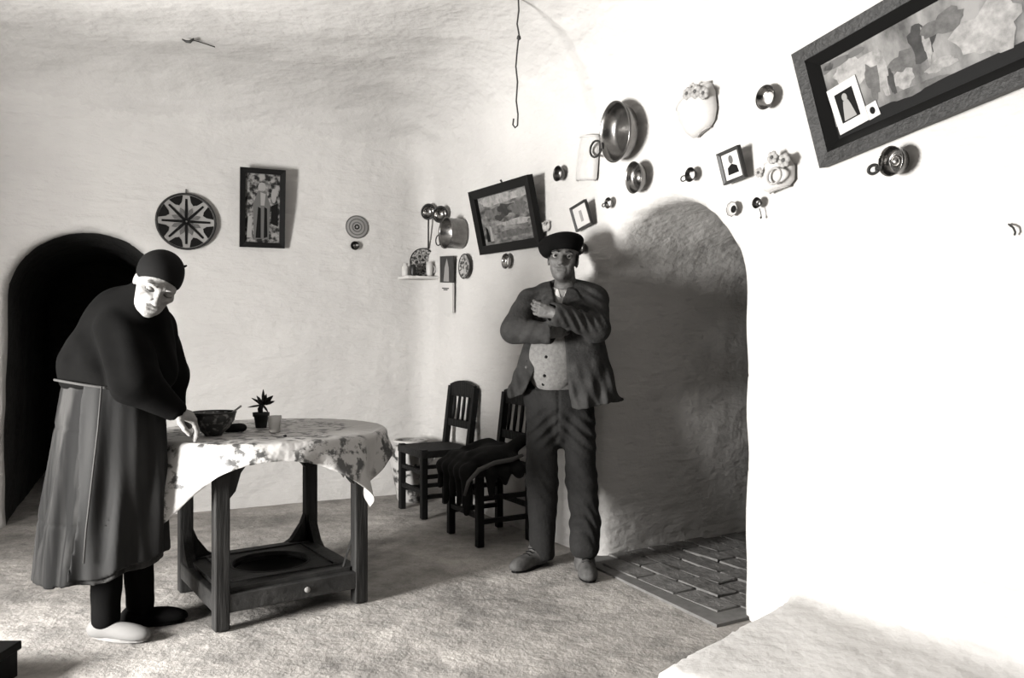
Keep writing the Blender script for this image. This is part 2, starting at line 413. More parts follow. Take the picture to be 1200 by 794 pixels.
# ------------------------------------------------------------------ the cave room
def poly_sdf(X, Y, poly):
    d = None; n = len(poly); c = np.mean(poly, 0)
    for i in range(n):
        a = np.array(poly[i]); b = np.array(poly[(i + 1) % n]); t = (b - a) / np.linalg.norm(b - a); nn = np.array([t[1], -t[0]])
        if np.dot(nn, c - a) > 0: nn = -nn
        q = (X - a[0]) * nn[0] + (Y - a[1]) * nn[1]
        d = q if d is None else np.maximum(d, q)
    return d
STEP = [(0.455, 2.60), (1.20, 3.16), (2.6, 2.2), (2.4, 1.2), (1.55, 1.62)]
STEP_H = 0.115
LARCH = (2.325, 0.455, 1.42)       # distance of centre from the corner, half width, springing height
RARCH = (2.665, 0.495, 1.33)
def arch2(a, z, A):
    dz = np.maximum(z - A[2], 0); return np.sqrt((a - A[0]) ** 2 + dz ** 2) - A[1]
def build_room():
    h = 0.036
    R = Field((-5.3, -0.6, -0.12), (4.9, 9.2, 3.2), h)
    X, Y, Z = R.grid((slice(None),) * 3)
    v = BN[0] * (X - C[0]) + BN[1] * (Y - C[1]); a = -(BD[0] * (X - C[0]) + BD[1] * (Y - C[1]))
    wd = RN[0] * (X - C[0]) + RN[1] * (Y - C[1]); s = RD[0] * (X - C[0]) + RD[1] * (Y - C[1])
    bumpw = 0.016 * wob(X, Y, Z, 5, 3) + 0.009 * wob(X, Y, Z, 13, 4) + 0.0035 * wob(X, Y, Z, 31, 6, 7)
    room = smax(-v, -wd, 0.16)
    room = smax(room, a - ROOM_W, 0.2)
    ceil = Z - (2.86 + 0.03 * wob(X, Y, 0 * Z, 2.2, 9))
    room = smax(room, ceil, 0.75)
    la = smax(arch2(a, Z, LARCH) - 0.0 + 0 * v, -v - 2.6, 0.2); la = np.maximum(la, v - 0.3)
    room = smin(room, la + 0 * room, 0.07)
    ra = smax(arch2(s, Z, RARCH) + 0 * wd, -wd - 1.9, 0.2); ra = np.maximum(ra, wd - 0.3)
    room = smin(room, ra, 0.10)
    # unseen dark room added behind the passage to cut its bounced light
    cham = smax(smax(np.maximum(np.abs(s - RARCH[0]) - 1.3, -wd - 3.4), Z - 2.2, 0.3), wd + 1.25, 0.1)
    room = smin(room, cham + 0 * room, 0.05)
    do = np.maximum(np.maximum(np.abs(v - DOOR_V) - DOOR_HALF, Z - DOOR_H), np.maximum(a - (ROOM_W + 0.5), ROOM_W - 0.3 - a))
    room = smin(room, do, 0.04)
    room = room + bumpw
    st = smax(poly_sdf(X, Y, STEP), (Z - (STEP_H - .02) - .13 * np.clip(.72 - wd, 0, .72)) * .98, 0.05)
    room = smax(room, -(st + 0.006 * wob(X, Y, Z, 14, 12)), 0.10)
    R.f = room.astype(np.float32)
    V, Q = R.mesh(); Q = Q[:, ::-1]
    p = V[Q]; nrm = np.cross(p[:, 2] - p[:, 0], p[:, 3] - p[:, 1]); nrm /= np.maximum(np.linalg.norm(nrm, axis=1), 1e-9)[:, None]
    vn = np.zeros_like(V)
    for i in range(4): np.add.at(vn, Q[:, i], nrm)
    vn /= np.maximum(np.linalg.norm(vn, axis=1), 1e-9)[:, None]
    c = p.mean(1); nz = nrm[:, 2]
    fa = -((c[:, :2] - C) @ BD); fv = (c[:, :2] - C) @ BN; fw = (c[:, :2] - C) @ RN; fs = (c[:, :2] - C) @ RD
    instep = poly_sdf(c[:, 0], c[:, 1], STEP) < 0.02
    lab = np.full(len(Q), 'wall_right', dtype=object)
    lab[(fv < fw) & (fv < ROOM_W - fa)] = 'wall_back'
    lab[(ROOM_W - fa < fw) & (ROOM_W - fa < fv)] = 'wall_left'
    lab[(nz < -0.65) & (c[:, 2] > 2.2)] = 'ceiling'
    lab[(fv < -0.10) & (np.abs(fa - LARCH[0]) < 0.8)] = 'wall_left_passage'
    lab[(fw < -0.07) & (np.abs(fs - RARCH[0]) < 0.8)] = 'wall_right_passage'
    lab[(fw < -1.2) & (fw < fv) & (fa < 2.0) & (np.abs(fs - RARCH[0]) < 1.6)] = 'wall_added_room'
    lab[instep & (c[:, 2] < STEP_H + 0.30) & (fw > 0.05)] = 'trim_1'
    keep = ~((fa > ROOM_W + 0.4))
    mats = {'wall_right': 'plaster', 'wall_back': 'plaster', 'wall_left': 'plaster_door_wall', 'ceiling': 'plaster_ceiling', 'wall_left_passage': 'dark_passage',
            'wall_right_passage': 'plaster_passage', 'wall_added_room': 'dark_passage', 'trim_1': 'plaster'}
    lbs = {'trim_1': 'low whitewashed plaster step at the foot of the right wall'}
    out = {}
    for k, m in mats.items():
        q = Q[(lab == k) & keep]; u, inv = np.unique(q, return_inverse=True)
        o = fast_obj(k, V[u], inv.reshape(q.shape), m, normals=vn[u]); tag(o, lbs.get(k), None, None, 'structure'); out[k] = o
    # packed-earth floor: one gently uneven sheet running under the walls
    gx = np.arange(-5.2, 4.9, .06); gy = np.arange(-.6, 9.1, .06)
    GX, GY = np.meshgrid(gx, gy, indexing='ij')
    GZ = .003 * wob(GX, GY, 0 * GX, 6, 11) + .0015 * wob(GX, GY, 0 * GX, 25, 14) - .003
    Vf = np.stack([GX, GY, GZ], -1).reshape(-1, 3); ny = len(gy)
    i = (np.arange(len(gx) - 1)[:, None] * ny + np.arange(ny - 1)[None, :]).ravel()
    o = fast_obj('floor', Vf, np.stack([i, i + ny, i + ny + 1, i + 1], 1), 'floor'); tag(o, None, None, None, 'structure'); out['floor'] = o
    return out
ROOM = build_room()

# brick threshold of the right passage: bricks laid as parts of the floor
def bricks():
    r = np.random.RandomState(3); n = 0
    bl, bw = 0.275, 0.135
    mb = MB(); ccs = []
    Mz = lambda s_, d: (C + RD * s_ - RN * d)
    base = [Mz(2.10, -0.10), Mz(3.22, -0.17), Mz(3.22, 1.7), Mz(2.10, 1.7)]
    mb.prism([tuple(q) for q in base], -0.03, 0.010)
    mb.build('mortar_bed', 'mortar', ROOM['floor'])
    row = 0; d = -0.07
    meshes = []
    for q in range(6):
        m_ = MB(); sx, sy = (bw - 0.014) / 2, (bl - 0.014) / 2; hx = 0.022
        top = [(sx * x * (1 - r.uniform(0.01, .05)), sy * y * (1 - r.uniform(0.0, .03)), hx * r.uniform(0.8, 1.05)) for x, y in ((-1, -1), (1, -1), (1, 1), (-1, 1))]
        mid = [(sx * x, sy * y, hx * 0.7) for x, y in ((-1, -1), (1, -1), (1, 1), (-1, 1))]
        bot = [(sx * x, sy * y, -0.01) for x, y in ((-1, -1), (1, -1), (1, 1), (-1, 1))]
        m_.add(bot + mid + top, [(0, 1, 5, 4), (1, 2, 6, 5), (2, 3, 7, 6), (3, 0, 4, 7), (4, 5, 9, 8), (5, 6, 10, 9), (6, 7, 11, 10), (7, 4, 8, 11), (8, 9, 10, 11)])
        me = bpy.data.meshes.new('brick'); me.from_pydata(m_.v, [], m_.f); me.materials.append(M['brick']); meshes.append(me)
    ang = math.atan2(-RN[1], -RN[0])
    while d < 1.5:
        off = 0.0 if row % 2 else bl / 2
        s_ = 2.16 + off - bl / 2
        while s_ < 3.2:
            p = Mz(s_, d + bw / 2)
            if s_ > 2.13 and s_ < 3.19 and (d > 0.02 or s_ > 2.2):
                o = bpy.data.objects.new('brick', meshes[r.randint(6)]); link(o, ROOM['floor'])
                o.location = (p[0], p[1], 0.0 + r.uniform(-0.006, 0.004)); o.rotation_euler = (r.uniform(-.02, .02), r.uniform(-.02, .02), ang + r.uniform(-.03, .03))
            s_ += bl
        d += bw; row += 1
bricks()

# ------------------------------------------------------------------ wall-mounted things
def wall_mat(px, py, wall, out=0.0, roll=0.0, lean=0.0):
    P0, D, N = WALL[wall]
    p = hit(px, py, P0 + N * out, N); z = np.array([0, 0, 1.0])
    Mx = Matrix(((D[0], z[0], N[0]), (D[1], z[1], N[1]), (D[2], z[2], N[2]))).to_4x4()
    Mx.translation = Vector(p)
    Mx = Mx @ Matrix.Rotation(lean, 4, 'X') @ Matrix.Rotation(roll, 4, 'Z')
    return Mx, p[1]
def solve_frame(corners, wall, lean, out=0.03):
    """four pixel corners TL TR BR BL of a framed picture leaning from the wall -> matrix, width, height"""
    P0, D, N = WALL[wall]; z = np.array([0, 0, 1.0])
    bx = (corners[2][0] + corners[3][0]) / 2; by = (corners[2][1] + corners[3][1]) / 2
    o = hit(bx, by, P0 + N * out, N)
    up = math.cos(lean) * z + math.sin(lean) * N; nn = np.cross(D, up)
    L = []
    for c in corners:
        q = hit(c[0], c[1], o, nn) - o; L.append((q @ D, q @ up))
    L = np.array(L); cen = L.mean(0)
    ex = ((L[1] - L[0]) + (L[2] - L[3])) / 2; ey = ((L[0] - L[3]) + (L[1] - L[2])) / 2
    wd, ht = np.linalg.norm(ex), np.linalg.norm(ey)
    roll = (math.atan2(ex[1], ex[0]) + math.atan2(-ey[0], ey[1])) / 2
    p = o + cen[0] * D + cen[1] * up
    Mx = Matrix(((D[0], up[0], nn[0]), (D[1], up[1], nn[1]), (D[2], up[2], nn[2]))).to_4x4(); Mx.translation = Vector(p)
    return Mx @ Matrix.Rotation(roll, 4, 'Z'), wd, ht
def picture(name, corners, wall, lean, label, fw, fm, pm, cat='picture', depth=0.03, inner=None, innerm=None, matw=0, matm='paper', group=None):
    Mx, wd, ht = solve_frame(corners, wall, lean)
    r = root(name, label, cat, Mx, group=group)
    def ring(w0, h0, w1, h1, za, zb):
        b = MB(); pts = []
        for (ww, hh, zz) in ((w0, h0, -depth / 2), (w0, h0, za), (w1, h1, zb), (w1, h1, -depth / 2 + 0.004)):
            pts += [(-ww / 2, -hh / 2, zz), (ww / 2, -hh / 2, zz), (ww / 2, hh / 2, zz), (-ww / 2, hh / 2, zz)]
        fs = []
        for k in range(3):
            for i in range(4): fs.append((k * 4 + i, k * 4 + (i + 1) % 4, k * 4 + 4 + (i + 1) % 4, k * 4 + 4 + i))
        b.add(pts, fs); return b
    ring(wd, ht, wd - 2 * fw, ht - 2 * fw, depth / 2, depth / 2 - 0.006).build('frame', fm, r)
    iw, ih = wd - 2 * fw, ht - 2 * fw
    if inner:
        b = ring(iw + .002, ih + .002, iw - 2 * inner, ih - 2 * inner, depth / 2 - 0.008, -depth / 2 + 0.010); b.build('inner_moulding', innerm, r)
        iw -= 2 * inner; ih -= 2 * inner
    zb = -depth / 2 + 0.005
    MB().box((0, 0, zb - .002), (wd - fw, ht - fw, 0.004)).build('backing', 'frame_black', r)
    if matw:
        MB().box((0, 0, zb + .001), (iw, ih, 0.002)).build('mount', matm, r); iw -= 2 * matw; ih -= 2 * matw
    MB().box((0, 0, zb + .0025), (iw, ih, 0.002)).build('print', pm, r)
    return r, iw, ih, zb + .0035
def flat(parent, poly, z, m, name, th=0.001):
    return MB().prism(poly, z, z + th).build(name, m, parent)
def disc(cx, cy, rx, ry=None, n=16):
    ry = ry or rx
    return [(cx + rx * math.cos(2 * math.pi * i / n), cy + ry * math.sin(2 * math.pi * i / n)) for i in range(n)]

def blob(cx, cy, rx, ry, seed, n=22):
    q = np.random.RandomState(seed); ph = q.uniform(0, 6.3, 4); out = []
    for i in range(n):
        a = 2 * math.pi * i / n; k = 1 + .16 * math.sin(3 * a + ph[0]) + .12 * math.sin(5 * a + ph[1]) + .08 * math.sin(9 * a + ph[2])
        out.append((cx + rx * k * math.cos(a), cy + ry * k * math.sin(a)))
    return out
def scene_shapes(r, iw, ih, z, items):
    for i, (x, y, rx, ry, m_, nm) in enumerate(items):
        p = [(min(max(a, -iw / 2 + .002), iw / 2 - .002), min(max(b, -ih / 2 + .002), ih / 2 - .002)) for a, b in blob(x * iw, y * ih, rx * iw, ry * ih, i + 5)]
        flat(r, p, z + .00015 * i, m_, nm, .00012)
# saint print on the back wall
r, iw, ih, z = picture('framed_picture', [(282, 196), (335, 199), (333, 291), (280, 289)], 'back', math.radians(9),
    'black-framed tall devotional print of a standing robed figure on the back wall', 0.036, 'frame_black', 'print_saint')
flat(r, [(-.055, -ih / 2 + .02), (.045, -ih / 2 + .03), (.05, .03), (.02, .12), (-.03, .12), (-.065, .02)], z, 'midgrey', 'robed_figure')
flat(r, disc(-.005, .145, .026, .032), z, 'palegrey', 'head_shape')
flat(r, [(-.012, .02), (.012, .02), (.02, .10), (-.015, .11)], z + .0011, 'palegrey', 'collar_shape')
flat(r, [(-.045, -ih / 2 + .03), (-.01, -ih / 2 + .03), (-.012, .0), (-.03, .01)], z + .0011, 'ink', 'robe_fold')
flat(r, [(.01, -ih / 2 + .03), (.035, -ih / 2 + .04), (.03, .0), (.012, .01)], z + .0011, 'ink', 'robe_fold')
flat(r, [(.055, -.10), (iw / 2 - .01, -.12), (iw / 2 - .012, .04), (.06, .02)], z, 'ink', 'dark_shape')
flat(r, disc(.075, .09, .018, .05), z, 'palegrey', 'flower_shape')
flat(r, [(-iw / 2 + .01, -ih / 2 + .03), (-.07, -ih / 2 + .03), (-.07, -.05), (-iw / 2 + .02, -.06)], z, 'palegrey', 'child_shape')

# landscape on the right wall
r, iw, ih, z = picture('framed_picture', [(553, 228), (621, 200), (634, 284), (565, 302)], 'right', math.radians(13),
    'square dark-framed landscape print leaning out from the wall above the man', 0.055, 'frame_black', 'print_land', depth=0.04)
flat(r, [(-iw / 2 + .03, -ih / 2 + .02), (-iw / 2 + .07, -ih / 2 + .02), (-iw / 2 + .065, -ih / 2 + .10), (-iw / 2 + .04, -ih / 2 + .12)], z, 'ink', 'figure_shape')
flat(r, [(-iw / 2 + .08, -ih / 2 + .02), (-iw / 2 + .12, -ih / 2 + .02), (-iw / 2 + .11, -ih / 2 + .11), (-iw / 2 + .09, -ih / 2 + .12)], z, 'palegrey', 'figure_shape')
scene_shapes(r, iw, ih, z, [(.0, .40, .55, .10, 'print_pale', 'sky_or_glare_shape'), (-.22, .12, .17, .13, 'print_mid', 'tree_shape'), (.02, .16, .16, .12, 'print_dark', 'tree_shape'), (.25, .14, .16, .13, 'print_mid', 'tree_shape'),
    (-.12, .02, .10, .06, 'print_dark', 'tree_shape'), (.15, -.12, .30, .06, 'print_pale', 'road_shape'), (.1, -.33, .38, .07, 'print_mid', 'bank_shape')])
MB().tube([(0.02, ih / 2 + .05, -.02), (0.02, ih / 2 + .075, -.01)], 0.006, 6).build('nail', 'wire', r)

# big river scene, upper right
def bigc():
    TL, BL = (930, 57), (966, 197)
    return [TL, (1222, -95), (1275, 68), BL]
r, iw, ih, z = picture('framed_picture', bigc(), 'right', math.radians(10),
    'large carved-framed river landscape with photographs tucked into its corner', 0.045, 'frame_brown', 'print_big', depth=0.05, inner=0.035, innerm='frame_black')
BIG = (r, iw, ih, z)
scene_shapes(r, iw, ih, z, [(-.33, .22, .12, .20, 'print_pale', 'sky_or_glare_shape'), (-.20, .05, .035, .26, 'print_pale', 'water_shape'), (-.25, .0, .035, .22, 'print_mid', 'rock_shape'), (-.08, .02, .07, .16, 'print_mid', 'rock_shape'), (-.10, -.15, .05, .12, 'print_pale', 'rock_shape'), (-.16, -.12, .016, .16, 'print_dark', 'rock_shape'),
    (.02, .16, .06, .22, 'print_dark', 'tree_shape'), (.04, .10, .018, .2, 'print_pale', 'trunk_shape'), (.13, .24, .10, .12, 'print_mid', 'tree_shape'), (.08, -.18, .07, .07, 'print_pale', 'water_shape'), (.30, -.05, .14, .26, 'print_pale', 'sky_or_glare_shape'), (-.06, -.32, .14, .05, 'print_mid', 'bank_shape')])  # broad pale blob at the right is glare painted into the print
for k, (a_, b_, w_, h_) in enumerate([(-.36, .17, .05, .02), (-.30, .19, .06, .016), (-.22, .21, .04, .012), (-.39, .10, .018, .03)]):
    flat(r, disc(a_, b_ if b_ < ih / 2 - .01 else ih / 2 - .02, w_, h_, 9), z, 'midgrey', 'foliage_shape')

# family photo card tucked into the big frame
Mx = r.matrix_world.copy()
cx, cy = -iw / 2 + .068, -ih / 2 + .10
pc = root('photo_card', 'white-bordered snapshot of a child in a white dress in the big frame corner', 'photograph', Mx @ Matrix.Translation((cx, cy, z + .004)) @ Matrix.Rotation(math.radians(4), 4, 'Z'))
MB().box((0, 0, 0), (.125, .17, .002)).build('card', 'paper', pc)
flat(r, [(-iw / 2, -ih / 2), (iw / 2, -ih / 2), (iw / 2, -ih / 2 + .045), (-iw / 2, -ih / 2 + .045)], z, 'black', 'dark_mount_strip')
flat(pc, [(-.038, -.052), (.038, -.052), (.038, .056), (-.038, .056)], .0012, 'ink', 'dark_background')
flat(pc, [(-.026, -.048), (.026, -.048), (.016, .0), (.010, .02), (-.010, .02), (-.016, .0)], .0024, 'palegrey', 'dress_shape')
flat(pc, disc(0, .032, .011, .014), .0024, 'palegrey', 'head_shape')
sc2 = root('photo_card', 'tiny white card with a dark spot beside the snapshot in the big frame', 'photograph', Mx @ Matrix.Translation((cx + .088, cy - .055, z + .003)) @ Matrix.Rotation(math.radians(6), 4, 'Z'))
MB().box((0, 0, 0), (.046, .052, .002)).build('card', 'paper', sc2)
flat(sc2, disc(0, .0, .010, .013), .0012, 'ink', 'dark_spot')

# two small portrait frames
r, iw, ih, z = picture('portrait_picture', [(839, 180), (866, 171), (875, 208), (851, 216)], 'right', math.radians(12),
    'small framed portrait photograph of a dark-jacketed bust right of the brass pan', 0.014, 'frame_small', 'paper', cat='picture', depth=0.02)
flat(r, [(-.03, -ih / 2 + .02), (.03, -ih / 2 + .02), (.026, -.005), (0, .008), (-.026, -.005)], z, 'ink', 'jacket_shape')
flat(r, disc(0, .026, .012, .018), z, 'midgrey', 'head_shape')
r, iw, ih, z = picture('card_picture', [(667, 243), (686, 235), (695, 263), (677, 270)], 'right', math.radians(12),
    'tiny framed pale card hanging above the beret of the standing man', 0.013, 'frame_small', 'paper', cat='picture', depth=0.018)
flat(r, [(-.012, -.03), (.012, -.03), (.012, .03), (-.012, .03)], z, 'palegrey', 'faded_figure')

# dishes and pans hung on the walls
def dish(name, px, py, rp, wall, label, cat, depth=0.35, m='metal_dark', centre='white', rim='rimdark', ring=None, group=None, lean=0.0, roll=0.0, boss=True, n=28):
    Mx, Y = wall_mat(px, py, wall, 0.012, roll, lean); R_ = rp * Y / F; d = R_ * depth * 2
    r = root(name, label, cat, Mx, group=group)
    MB().lathe([(R_ * .62, 0.0), (R_ * .80, d * .35), (R_ * .96, d * .85), (R_, d), (R_ * .95, d * 1.0), (R_ * .9, d * .85), (R_ * .74, d * .38), (R_ * .56, d * .14)], n).build('bowl', m, r, True)
    MB().tube([(R_ * .98 * math.cos(a), R_ * .98 * math.sin(a), d) for a in np.linspace(0, 2 * math.pi, n, endpoint=False)], R_ * .045, 6, True).build('rim', rim, r, True)
    if boss:
        MB().lathe([(R_ * .5, d * .15), (R_ * .46, d * .24), (R_ * .2, d * .34), (.001, d * .36)], 18, cap=False).build('centre', centre, r, True)
    if ring:
        ax, ay, rr = ring; rr *= Y / F; fs = 1.0
        cxx, cyy = ax * R_, ay * R_
        MB().tube([(cxx + rr * 1.5 * math.cos(a), cyy + rr * math.sin(a), d * .9) for a in np.linspace(0, 2 * math.pi, 20, endpoint=False)], max(rr * .16, .003), 6, True).build('ring_handle', rim, r, True)
    return r
def pan(name, px, py, rp, label, depth, handle, m='copper', group=None, boss=0.0):
    Mx, Y = wall_mat(px, py, 'right', 0.012); R_ = rp * Y / F; d = depth
    Mx = Mx @ Matrix.Rotation(math.radians(4), 4, 'X') @ Matrix.Rotation(math.radians(-8), 4, 'Y')
    r = root(name, label, 'pan', Mx, group=group)
    prof = [(R_ * .70, 0.012), (R_ * .85, d * .3), (R_ * .95, d * .75), (R_, d), (R_ * 1.03, d * 1.02), (R_ * 1.03, d * 1.05), (R_ * .985, d * 1.05), (R_ * .93, d * .75), (R_ * .82, d * .33), (R_ * .66, 0.02), (R_ * .3, 0.014), (.001, 0.014)]
    MB().lathe(prof, 44, cap=False).build('bowl', m, r, True)
    if boss:
        MB().lathe([(R_ * .5, .017), (R_ * .48, d * .5), (R_ * .3, d * .8), (.001, d * .85)], 24, cap=False).build('raised_centre', m, r, True)
    if handle:
        hx, hy, hr = handle; hr *= Y / F
        pts = [(hx * R_ + hr * 1.5 * math.cos(a), hy * R_ + hr * math.sin(a), d) for a in np.linspace(0.35, 2 * math.pi - .35, 20)]
        MB().tube(pts, max(.006, hr * .13), 8).build('loop_handle', 'rimdark', r, True)
        MB().box((hx * R_ + hr * 1.55, hy * R_, d * .98), (.03, hr * .9, .008)).build('handle_plate', 'rimdark', r, bevel=.002)
    return r
pan('brass_pan', 738, 155, 34, 'big shiny brass pan with a wire loop handle above the arched passage', 0.085, (-1.42, -.28, 9.5))
pan('brass_pan', 753, 208, 18, 'smaller round metal pan with raised centre right under the big brass pan', 0.05, None, boss=1)
pan('brass_pan', 1058, 189, 17, 'round metal pan with ring handle hanging just below the large framed landscape', 0.055, (-1.5, -.28, 5), boss=1)
dish('small_dish', 902, 115, 14, 'right', 'dark-rimmed bowl with a pale centre near the big frame corner', 'dish', m='metal', depth=.28)
dish('small_dish', 813, 205, 8.5, 'right', 'little metal dish with side ring left of the small portrait frame', 'dish', m='metal_dark', ring=(-1.35, -.3, 3.2))
dish('small_dish', 660, 204, 9, 'right', 'little dark-rimmed cup hung beside the pale tall wall vase', 'dish', m='metal_dark', depth=.45)
dish('small_dish', 716, 238, 6.5, 'right', 'tiny metal dish right above the left edge of the arched passage', 'dish', m='metal', ring=(-1.3, -.2, 2))
dish('small_dish', 597, 306, 9, 'right', 'little dark-rimmed dish right below the square landscape frame', 'dish', m='metal', depth=.3)
dish('small_dish', 686, 291, 8, 'right', 'small dark cup hung on the wall beside the head of the man', 'dish', m='metal_dark', centre='metal_dark', depth=.5)
dish('small_dish', 860, 245, 9, 'right', 'pale squarish embossed dish with dark centre right of the arch top', 'dish', m='palerelief', centre='ink', rim='metal_dark', depth=.2, n=8)
dl = dish('dipper', 890, 238, 6.5, 'right', 'tiny dark dipper with a hanging chain right of the arch top', 'dipper', m='metal_dark', centre='metal_dark', depth=.4)
Rl = 6.5 * 3.2 / F
MB().tube([(0.006, -Rl, .008), (.012, -Rl * 1.8, .006), (.014, -Rl * 2.5, .005)], .0022, 5).build('chain', 'wire', dl)
MB().lathe([(.002, -.004), (.006, 0), (.002, .004)], 8, c=(.015, -Rl * 2.7, .008)).build('pendant', 'metal_dark', dl)

# oval patterned plate and the painted star plate
dish('oval_plate', 547, 312, 14.5, 'right', 'dark-rimmed plate with painted pattern next to the hanging calendar', 'plate', m='plate_pat', centre='plate_pat', depth=.12)
def star_plate():
    Mx, Y = wall_mat(218, 260, 'back', 0.012, math.radians(0)); R_ = 33 * Y / F
    r = root('star_plate', 'large round plate painted with an eight-armed dark and white star', 'plate', Mx)
    MB().lathe([(R_ * .6, 0), (R_ * .95, .018), (R_, .026), (R_ * .97, .030), (R_ * .9, .024), (.001, .020)], 48, cap=False).build('dish', 'palegrey', r, True)
    MB().tube([(R_ * .97 * math.cos(a), R_ * .97 * math.sin(a), .028) for a in np.linspace(0, 2 * math.pi, 48, endpoint=False)], R_ * .04, 6, True).build('rim', 'frame_brown', r, True)
    for k in range(8):
        a = k * math.pi / 4 + math.pi / 8
        pol = []
        for t in np.linspace(-.27, .27, 7): pol.append((R_ * .92 * math.cos(a + t), R_ * .92 * math.sin(a + t)))
        for t in np.linspace(.16, -.16, 5): pol.append((R_ * (.60 + .5 * abs(t)) * math.cos(a + t), R_ * (.60 + .5 * abs(t)) * math.sin(a + t)))
        flat(r, pol, .0265, 'ink', 'rim_patch')
        a2 = k * math.pi / 4
        pol = [(R_ * .06 * math.cos(a2 - 1), R_ * .06 * math.sin(a2 - 1)), (R_ * .80 * math.cos(a2 - .045), R_ * .80 * math.sin(a2 - .045)), (R_ * .80 * math.cos(a2 + .045), R_ * .80 * math.sin(a2 + .045)), (R_ * .06 * math.cos(a2 + 1), R_ * .06 * math.sin(a2 + 1))]
        flat(r, pol, .0265, 'ink', 'star_line')
        pol = [(R_ * .12 * math.cos(a), R_ * .12 * math.sin(a)), (R_ * .40 * math.cos(a - .20), R_ * .40 * math.sin(a - .20)), (R_ * .52 * math.cos(a), R_ * .52 * math.sin(a)), (R_ * .40 * math.cos(a + .20), R_ * .40 * math.sin(a + .20))]
        flat(r, pol, .0255, 'midgrey', 'star_shade')
    MB().tube([(0, R_ * .98, .01), (0, R_ * 1.16, .006)], .004, 6).build('hanger', 'wire', r)
star_plate()
Mx, Y = wall_mat(418, 266, 'back', 0.01); R_ = 13.5 * Y / F
r = root('woven_disc', 'small pale woven disc with a darker centre on the back wall', 'wall ornament', Mx)
MB().lathe([(R_ * .95, 0), (R_, .006), (R_ * .9, .010), (.001, .008)], 32, cap=False).build('disc', 'palegrey', r, True)
for k, (q, m_) in enumerate([(.95, 'midgrey'), (.68, 'midgrey'), (.40, 'midgrey')]):
    MB().tube([(R_ * q * math.cos(a), R_ * q * math.sin(a), .009) for a in np.linspace(0, 2 * math.pi, 32, endpoint=False)], R_ * .045, 5, True).build('woven_ring', m_, r, True)
for k in range(8):
    a = k * math.pi / 4
    flat(r, disc(R_ * .17 * math.cos(a), R_ * .17 * math.sin(a), R_ * .07, n=8), .0095, 'ink', 'stitch')
dish('small_dish', 415, 288, 5, 'back', 'tiny dark metal dish under the pale woven disc', 'dish', m='metal_dark', centre='metal', depth=.4)

# hanging saucepan and ladles near the corner
Mx, Y = wall_mat(541, 274, 'right', 0.015); R_ = 17.5 * Y / F
sp = root('saucepan', 'round tin saucepan with ring handle hung near the corner ladles', 'pan', Mx)
MB().lathe([(R_ * .98, 0), (R_, .01), (R_ * 1.0, .12), (R_ * 1.06, .125), (R_ * 1.04, .13), (R_ * .97, .12), (R_ * .95, .02), (.001, .016)], 36, cap=False).build('body', 'copper', sp, True)
MB().lathe([(R_ * .40, .018), (R_ * .38, .03), (.001, .034)], 20, cap=False).build('raised_centre', 'metal', sp, True)
rr = 6.2 * Y / F
MB().tube([(-R_ * 1.62 + rr * 1.25 * math.cos(a), -R_ * .30 + rr * math.sin(a), .10) for a in np.linspace(0, 2 * math.pi, 24, endpoint=False)], .0045, 6, True).build('ring_handle', 'rimdark', sp, True)
MB().tube([(-R_ * 1.22, -R_ * .3, .10), (-R_ * .98, -R_ * .3, .10)], .006, 6).build('handle_stub', 'rimdark', sp, True)
def ladle(px, py, rp, hx, hy, label):
    Mx, Y = wall_mat(px, py, 'right', 0.03); R_ = rp * Y / F
    Mx = Mx @ Matrix.Rotation(math.radians(38), 4, 'Y')
    r = root('ladle', label, 'ladle', Mx, group=None)
    MB().lathe([(.001, -.01), (R_ * .6, -.004), (R_ * .95, .03), (R_, .045), (R_ * .92, .045), (R_ * .85, .03), (R_ * .5, .006), (.001, .002)], 24, cap=False).build('bowl', 'metal', r, True)
    MB().tube([(R_ * math.cos(a), R_ * math.sin(a), .045) for a in np.linspace(0, 2 * math.pi, 24, endpoint=False)], .007, 6, True).build('rim', 'rimdark', r, True)
    P0, D, N = WALL['right']; e = hit(hx, hy, P0 + N * .035, N); e = Mx.inverted() @ Vector(e)
    MB().tube([(0, -R_ * .95, .04), tuple(Vector((0, -R_ * .95, .04)).lerp(e, .5)), tuple(e)], .007, 6).build('handle', 'rimdark', r, True)
    return r
ladle(505, 249, 8.5, 502, 291, 'metal ladle with long thin handle hanging down to the corner shelf')
ladle(519, 252, 9, 517, 268, 'metal ladle with short handle hanging against the tin saucepan')

# calendar
Mx, wd, ht = solve_frame([(517, 301), (533, 299), (531, 366), (515, 368)], 'right', math.radians(2), out=0.02)
cl = root('wall_calendar', 'hanging calendar with a dark figure picture above a white date pad', 'calendar', Mx)
MB().box((0, ht * .27, 0), (wd, ht * .46, .006)).build('picture_board', 'frame_small', cl)
flat(cl, [(-wd * .22, ht * .06), (wd * .18, ht * .06), (wd * .16, ht * .30), (wd * .02, ht * .46), (-wd * .14, ht * .30)], .0035, 'palegrey', 'printed_figure')
MB().box((0, -ht * .22, .004), (wd * .98, ht * .52, .016)).build('date_pad', 'paper', cl)
for k, (yy, ww) in enumerate([(-.06, .5), (-.085, .3)]):
    flat(cl, [(-wd * ww / 2, ht * yy - .003), (wd * ww / 2, ht * yy - .003), (wd * ww / 2, ht * yy + .004), (-wd * ww / 2, ht * yy + .004)], .0122, 'ink', 'printed_line')

